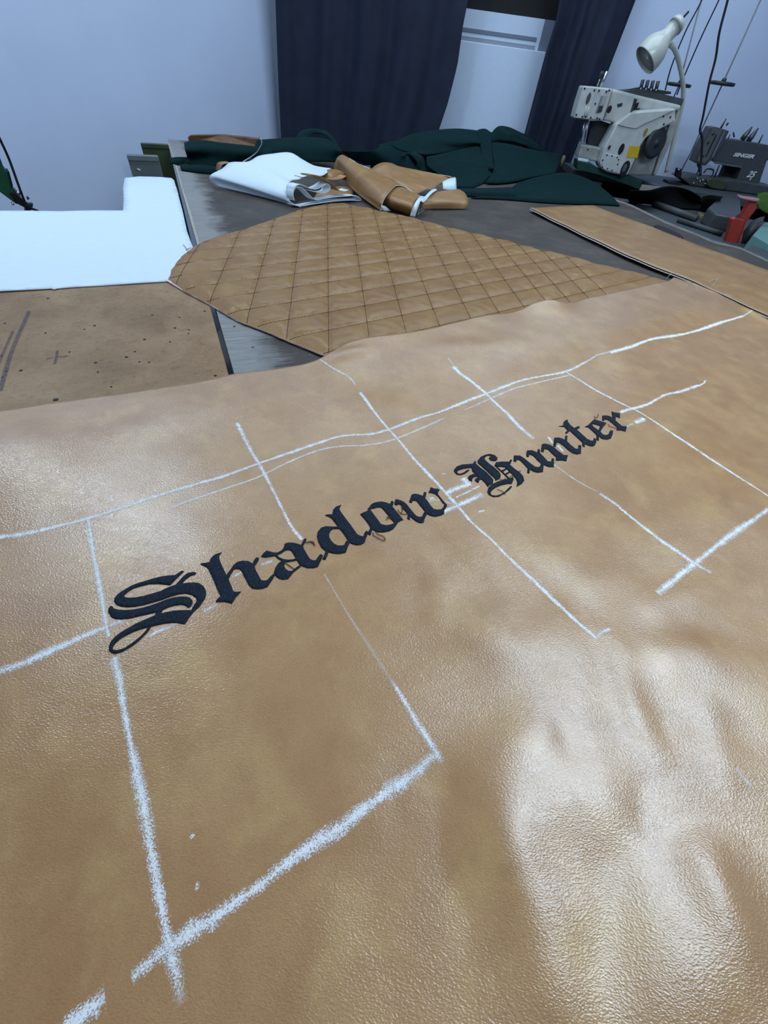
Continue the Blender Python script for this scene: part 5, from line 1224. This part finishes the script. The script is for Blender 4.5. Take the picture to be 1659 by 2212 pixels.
# clutter between the work table and the machines, all standing on a low bench
zB = -.055
bench = empty('low_bench', (1.5, 2.55, FLOOR))
b_pts = [back_r + Vector((.03, .05, 0)), back_r + Vector((.1, .42, 0)), Vector((2.6, 2.75, 0)), Vector((2.6, 1.9, 0)), rt[-1] + Vector((.25, .10, 0)), rt[-1] + Vector((.03, .05, 0)), rt[3] + Vector((.03, .05, 0))]
bt = slab('bench_top', [(p.x, p.y) for p in b_pts], zB - .03, zB, 'slate')
bl_ = [box('leg', (x - .02, y - .02, FLOOR), (x + .02, y + .02, zB - .03), 'dark_steel') for x, y in ((1.0, 2.62), (2.5, 2.6), (2.45, 2.0), (1.45, 2.15))]
adopt(bench, bt, *bl_); tag(bench, 'dark low bench between the work table edge and the sewing machines', 'bench')
def g2(p, z): return gp(p, z)
cloth = [[g2(p, z) for *p, z in r] for r in (
    [(1356, 425, -.01), (1362, 412, .02), (1400, 412, .03), (1430, 404, .035), (1455, 403, .035), (1485, 410, .025), (1510, 424, 0)],
    [(1358, 432, zB + .005), (1380, 425, zB + .03), (1410, 425, -.01), (1440, 420, 0), (1470, 425, -.012), (1500, 432, zB + .02), (1520, 440, zB + .005)],
    [(1368, 440, zB + .004), (1390, 440, zB + .004), (1410, 442, zB + .005), (1440, 446, zB + .005), (1470, 450, zB + .005), (1500, 452, zB + .005), (1520, 455, zB + .004)])]
dc = loft('black_cloth', cloth, 'dark_cloth', None, 5, 5, .004); tag(dc, 'heap of black cloth between the work table and the machine table', 'cloth')
dc2 = loft('dark_rag', [[g2(p, z) for *p, z in r] for r in ([(1515, 424, .03), (1530, 420, .035), (1545, 421, .035), (1562, 424, .03)], [(1515, 434, -.01), (1530, 433, 0), (1542, 435, 0), (1552, 438, -.01)], [(1515, 447, zB + .005), (1525, 448, zB + .005), (1533, 450, zB + .005), (1540, 452, zB + .005)])], 'slate', None, 5, 5, .004)
tag(dc2, 'dark grey rag heaped below the grey sewing machine', 'cloth')
def bar(name, a, b, r, m, label, cat, zc=None):
    zc = zB + r if zc is None else zc
    return tag(tube(name, [g2(a, zc), g2(b, zc)], r, m, None, 10), label, cat)
bar('steel_bar', (1412, 440), (1505, 472), .014, 'slate', 'slate grey round bar lying nearest the black cloth', 'bar')
bar('steel_bar', (1465, 475), (1560, 505), .010, 'slate', 'thin dark bar lying close to the work table edge', 'bar')
kh = prism_pts('wooden_slat', [g2(p, zB + .012) for p in ((1508, 457), (1512, 464), (1545, 478), (1580, 486), (1580, 478), (1560, 472), (1535, 462))], (0, 0, -.012), 'khaki', None, .002); kh.name = 'wooden_ruler'; tag(kh, 'khaki wooden strip below the grey sewing machine', 'wood strip')
mo = tag(prism_pts('machine_motor', [g2(p, .006) for p in ((1530, 448), (1560, 422), (1600, 430), (1602, 458), (1588, 468), (1545, 460))], (0, 0, zB - .006), 'grey_enamel', None, .008), 'dark grey motor housing beside the red bracket', 'motor')
rz_ = 2.62
rb = empty('red_bracket', (g2((1580, 520), zB).x, g2((1580, 520), zB).y, zB))
y_r = g2((1580, 525), zB).y + .02
f1 = prism_pts('upright_plate', [aty(p, y_r) for p in ((1566, 528), (1582, 474), (1590, 470), (1600, 474), (1612, 476), (1606, 500), (1594, 533))], (0, .03, 0), 'red', None, .003)
f2 = prism_pts('upper_arm', [aty(p, y_r + .03) for p in ((1600, 474), (1622, 432), (1636, 436), (1634, 452), (1614, 478))], (0, .03, 0), 'red', None, .003)
f3 = prism_pts('plate_fold', [aty(p, y_r - .003) for p in ((1612, 474), (1614, 476), (1594, 530), (1591, 530))], (0, .004, 0), 'red')
zz_ = min(v.co.z for v in f1.data.vertices); f1.data.transform(Matrix.Translation((0, 0, 0)))
adopt(rb, f1, f2, f3); tag(rb, 'red painted metal bracket standing at the work table edge, right side', 'bracket')
pk = loft('pink_cloth', [[aty(p, y_r + .04) for p in ((1592, 421), (1605, 424), (1622, 426), (1641, 430))], [aty(p, y_r + .02) for p in ((1600, 428), (1612, 431), (1626, 434), (1638, 435))]], 'pink', None, 4, 3, .004)
tag(pk, 'dusty pink cloth scrap draped over the top of the red bracket', 'cloth')
gr = loft('moss_cloth', [[aty(p, y_r + .10) for p in ((1636, 420), (1650, 416), (1675, 416))], [aty(p, y_r + .05) for p in ((1634, 436), (1650, 438), (1675, 440))], [aty(p, y_r + .03) for p in ((1640, 450), (1655, 460), (1675, 468))]], 'moss', None, 5, 5, .004)
tag(gr, 'moss green cloth at the right edge above the teal box', 'cloth')
tb_y = g2((1640, 520), zB).y
tb = prism_pts('teal_box', [g2(p, .012) for p in ((1626, 508), (1650, 482), (1700, 470), (1700, 545), (1660, 528))], (0, 0, zB - .012), 'teal', None, .003); tag(tb, 'pale teal plastic box at the right edge beside the red bracket', 'box')
sb = prism_pts('slate_block', [g2(p, -.005) for p in ((1613, 538), (1622, 528), (1665, 544), (1700, 560), (1690, 575), (1650, 556))], (0, 0, zB + .005), 'slate', None, .004); tag(sb, 'dark slate block below the teal box at the right edge', 'block')
rag = loft('dark_tool', [[aty(p, y_r + .02) for p in ((1606, 500), (1625, 478), (1640, 470), (1652, 468))], [aty(p, y_r + .0) for p in ((1600, 530), (1612, 525), (1630, 505), (1645, 485))]], 'dark_grey', None, 5, 4, .006); tag(rag, 'crumpled dark rag between the red bracket and the teal box', 'cloth')
# black strap on the edge of the work table
bk = prism_pts('black_strap', [gp(p, .006) for p in ((1413, 488), (1420, 485), (1440, 492), (1470, 505), (1477, 513), (1470, 515), (1440, 503))], (0, 0, -.006), 'black', None, .0015); tag(bk, 'short black strap lying along the right edge of the work table', 'strap')
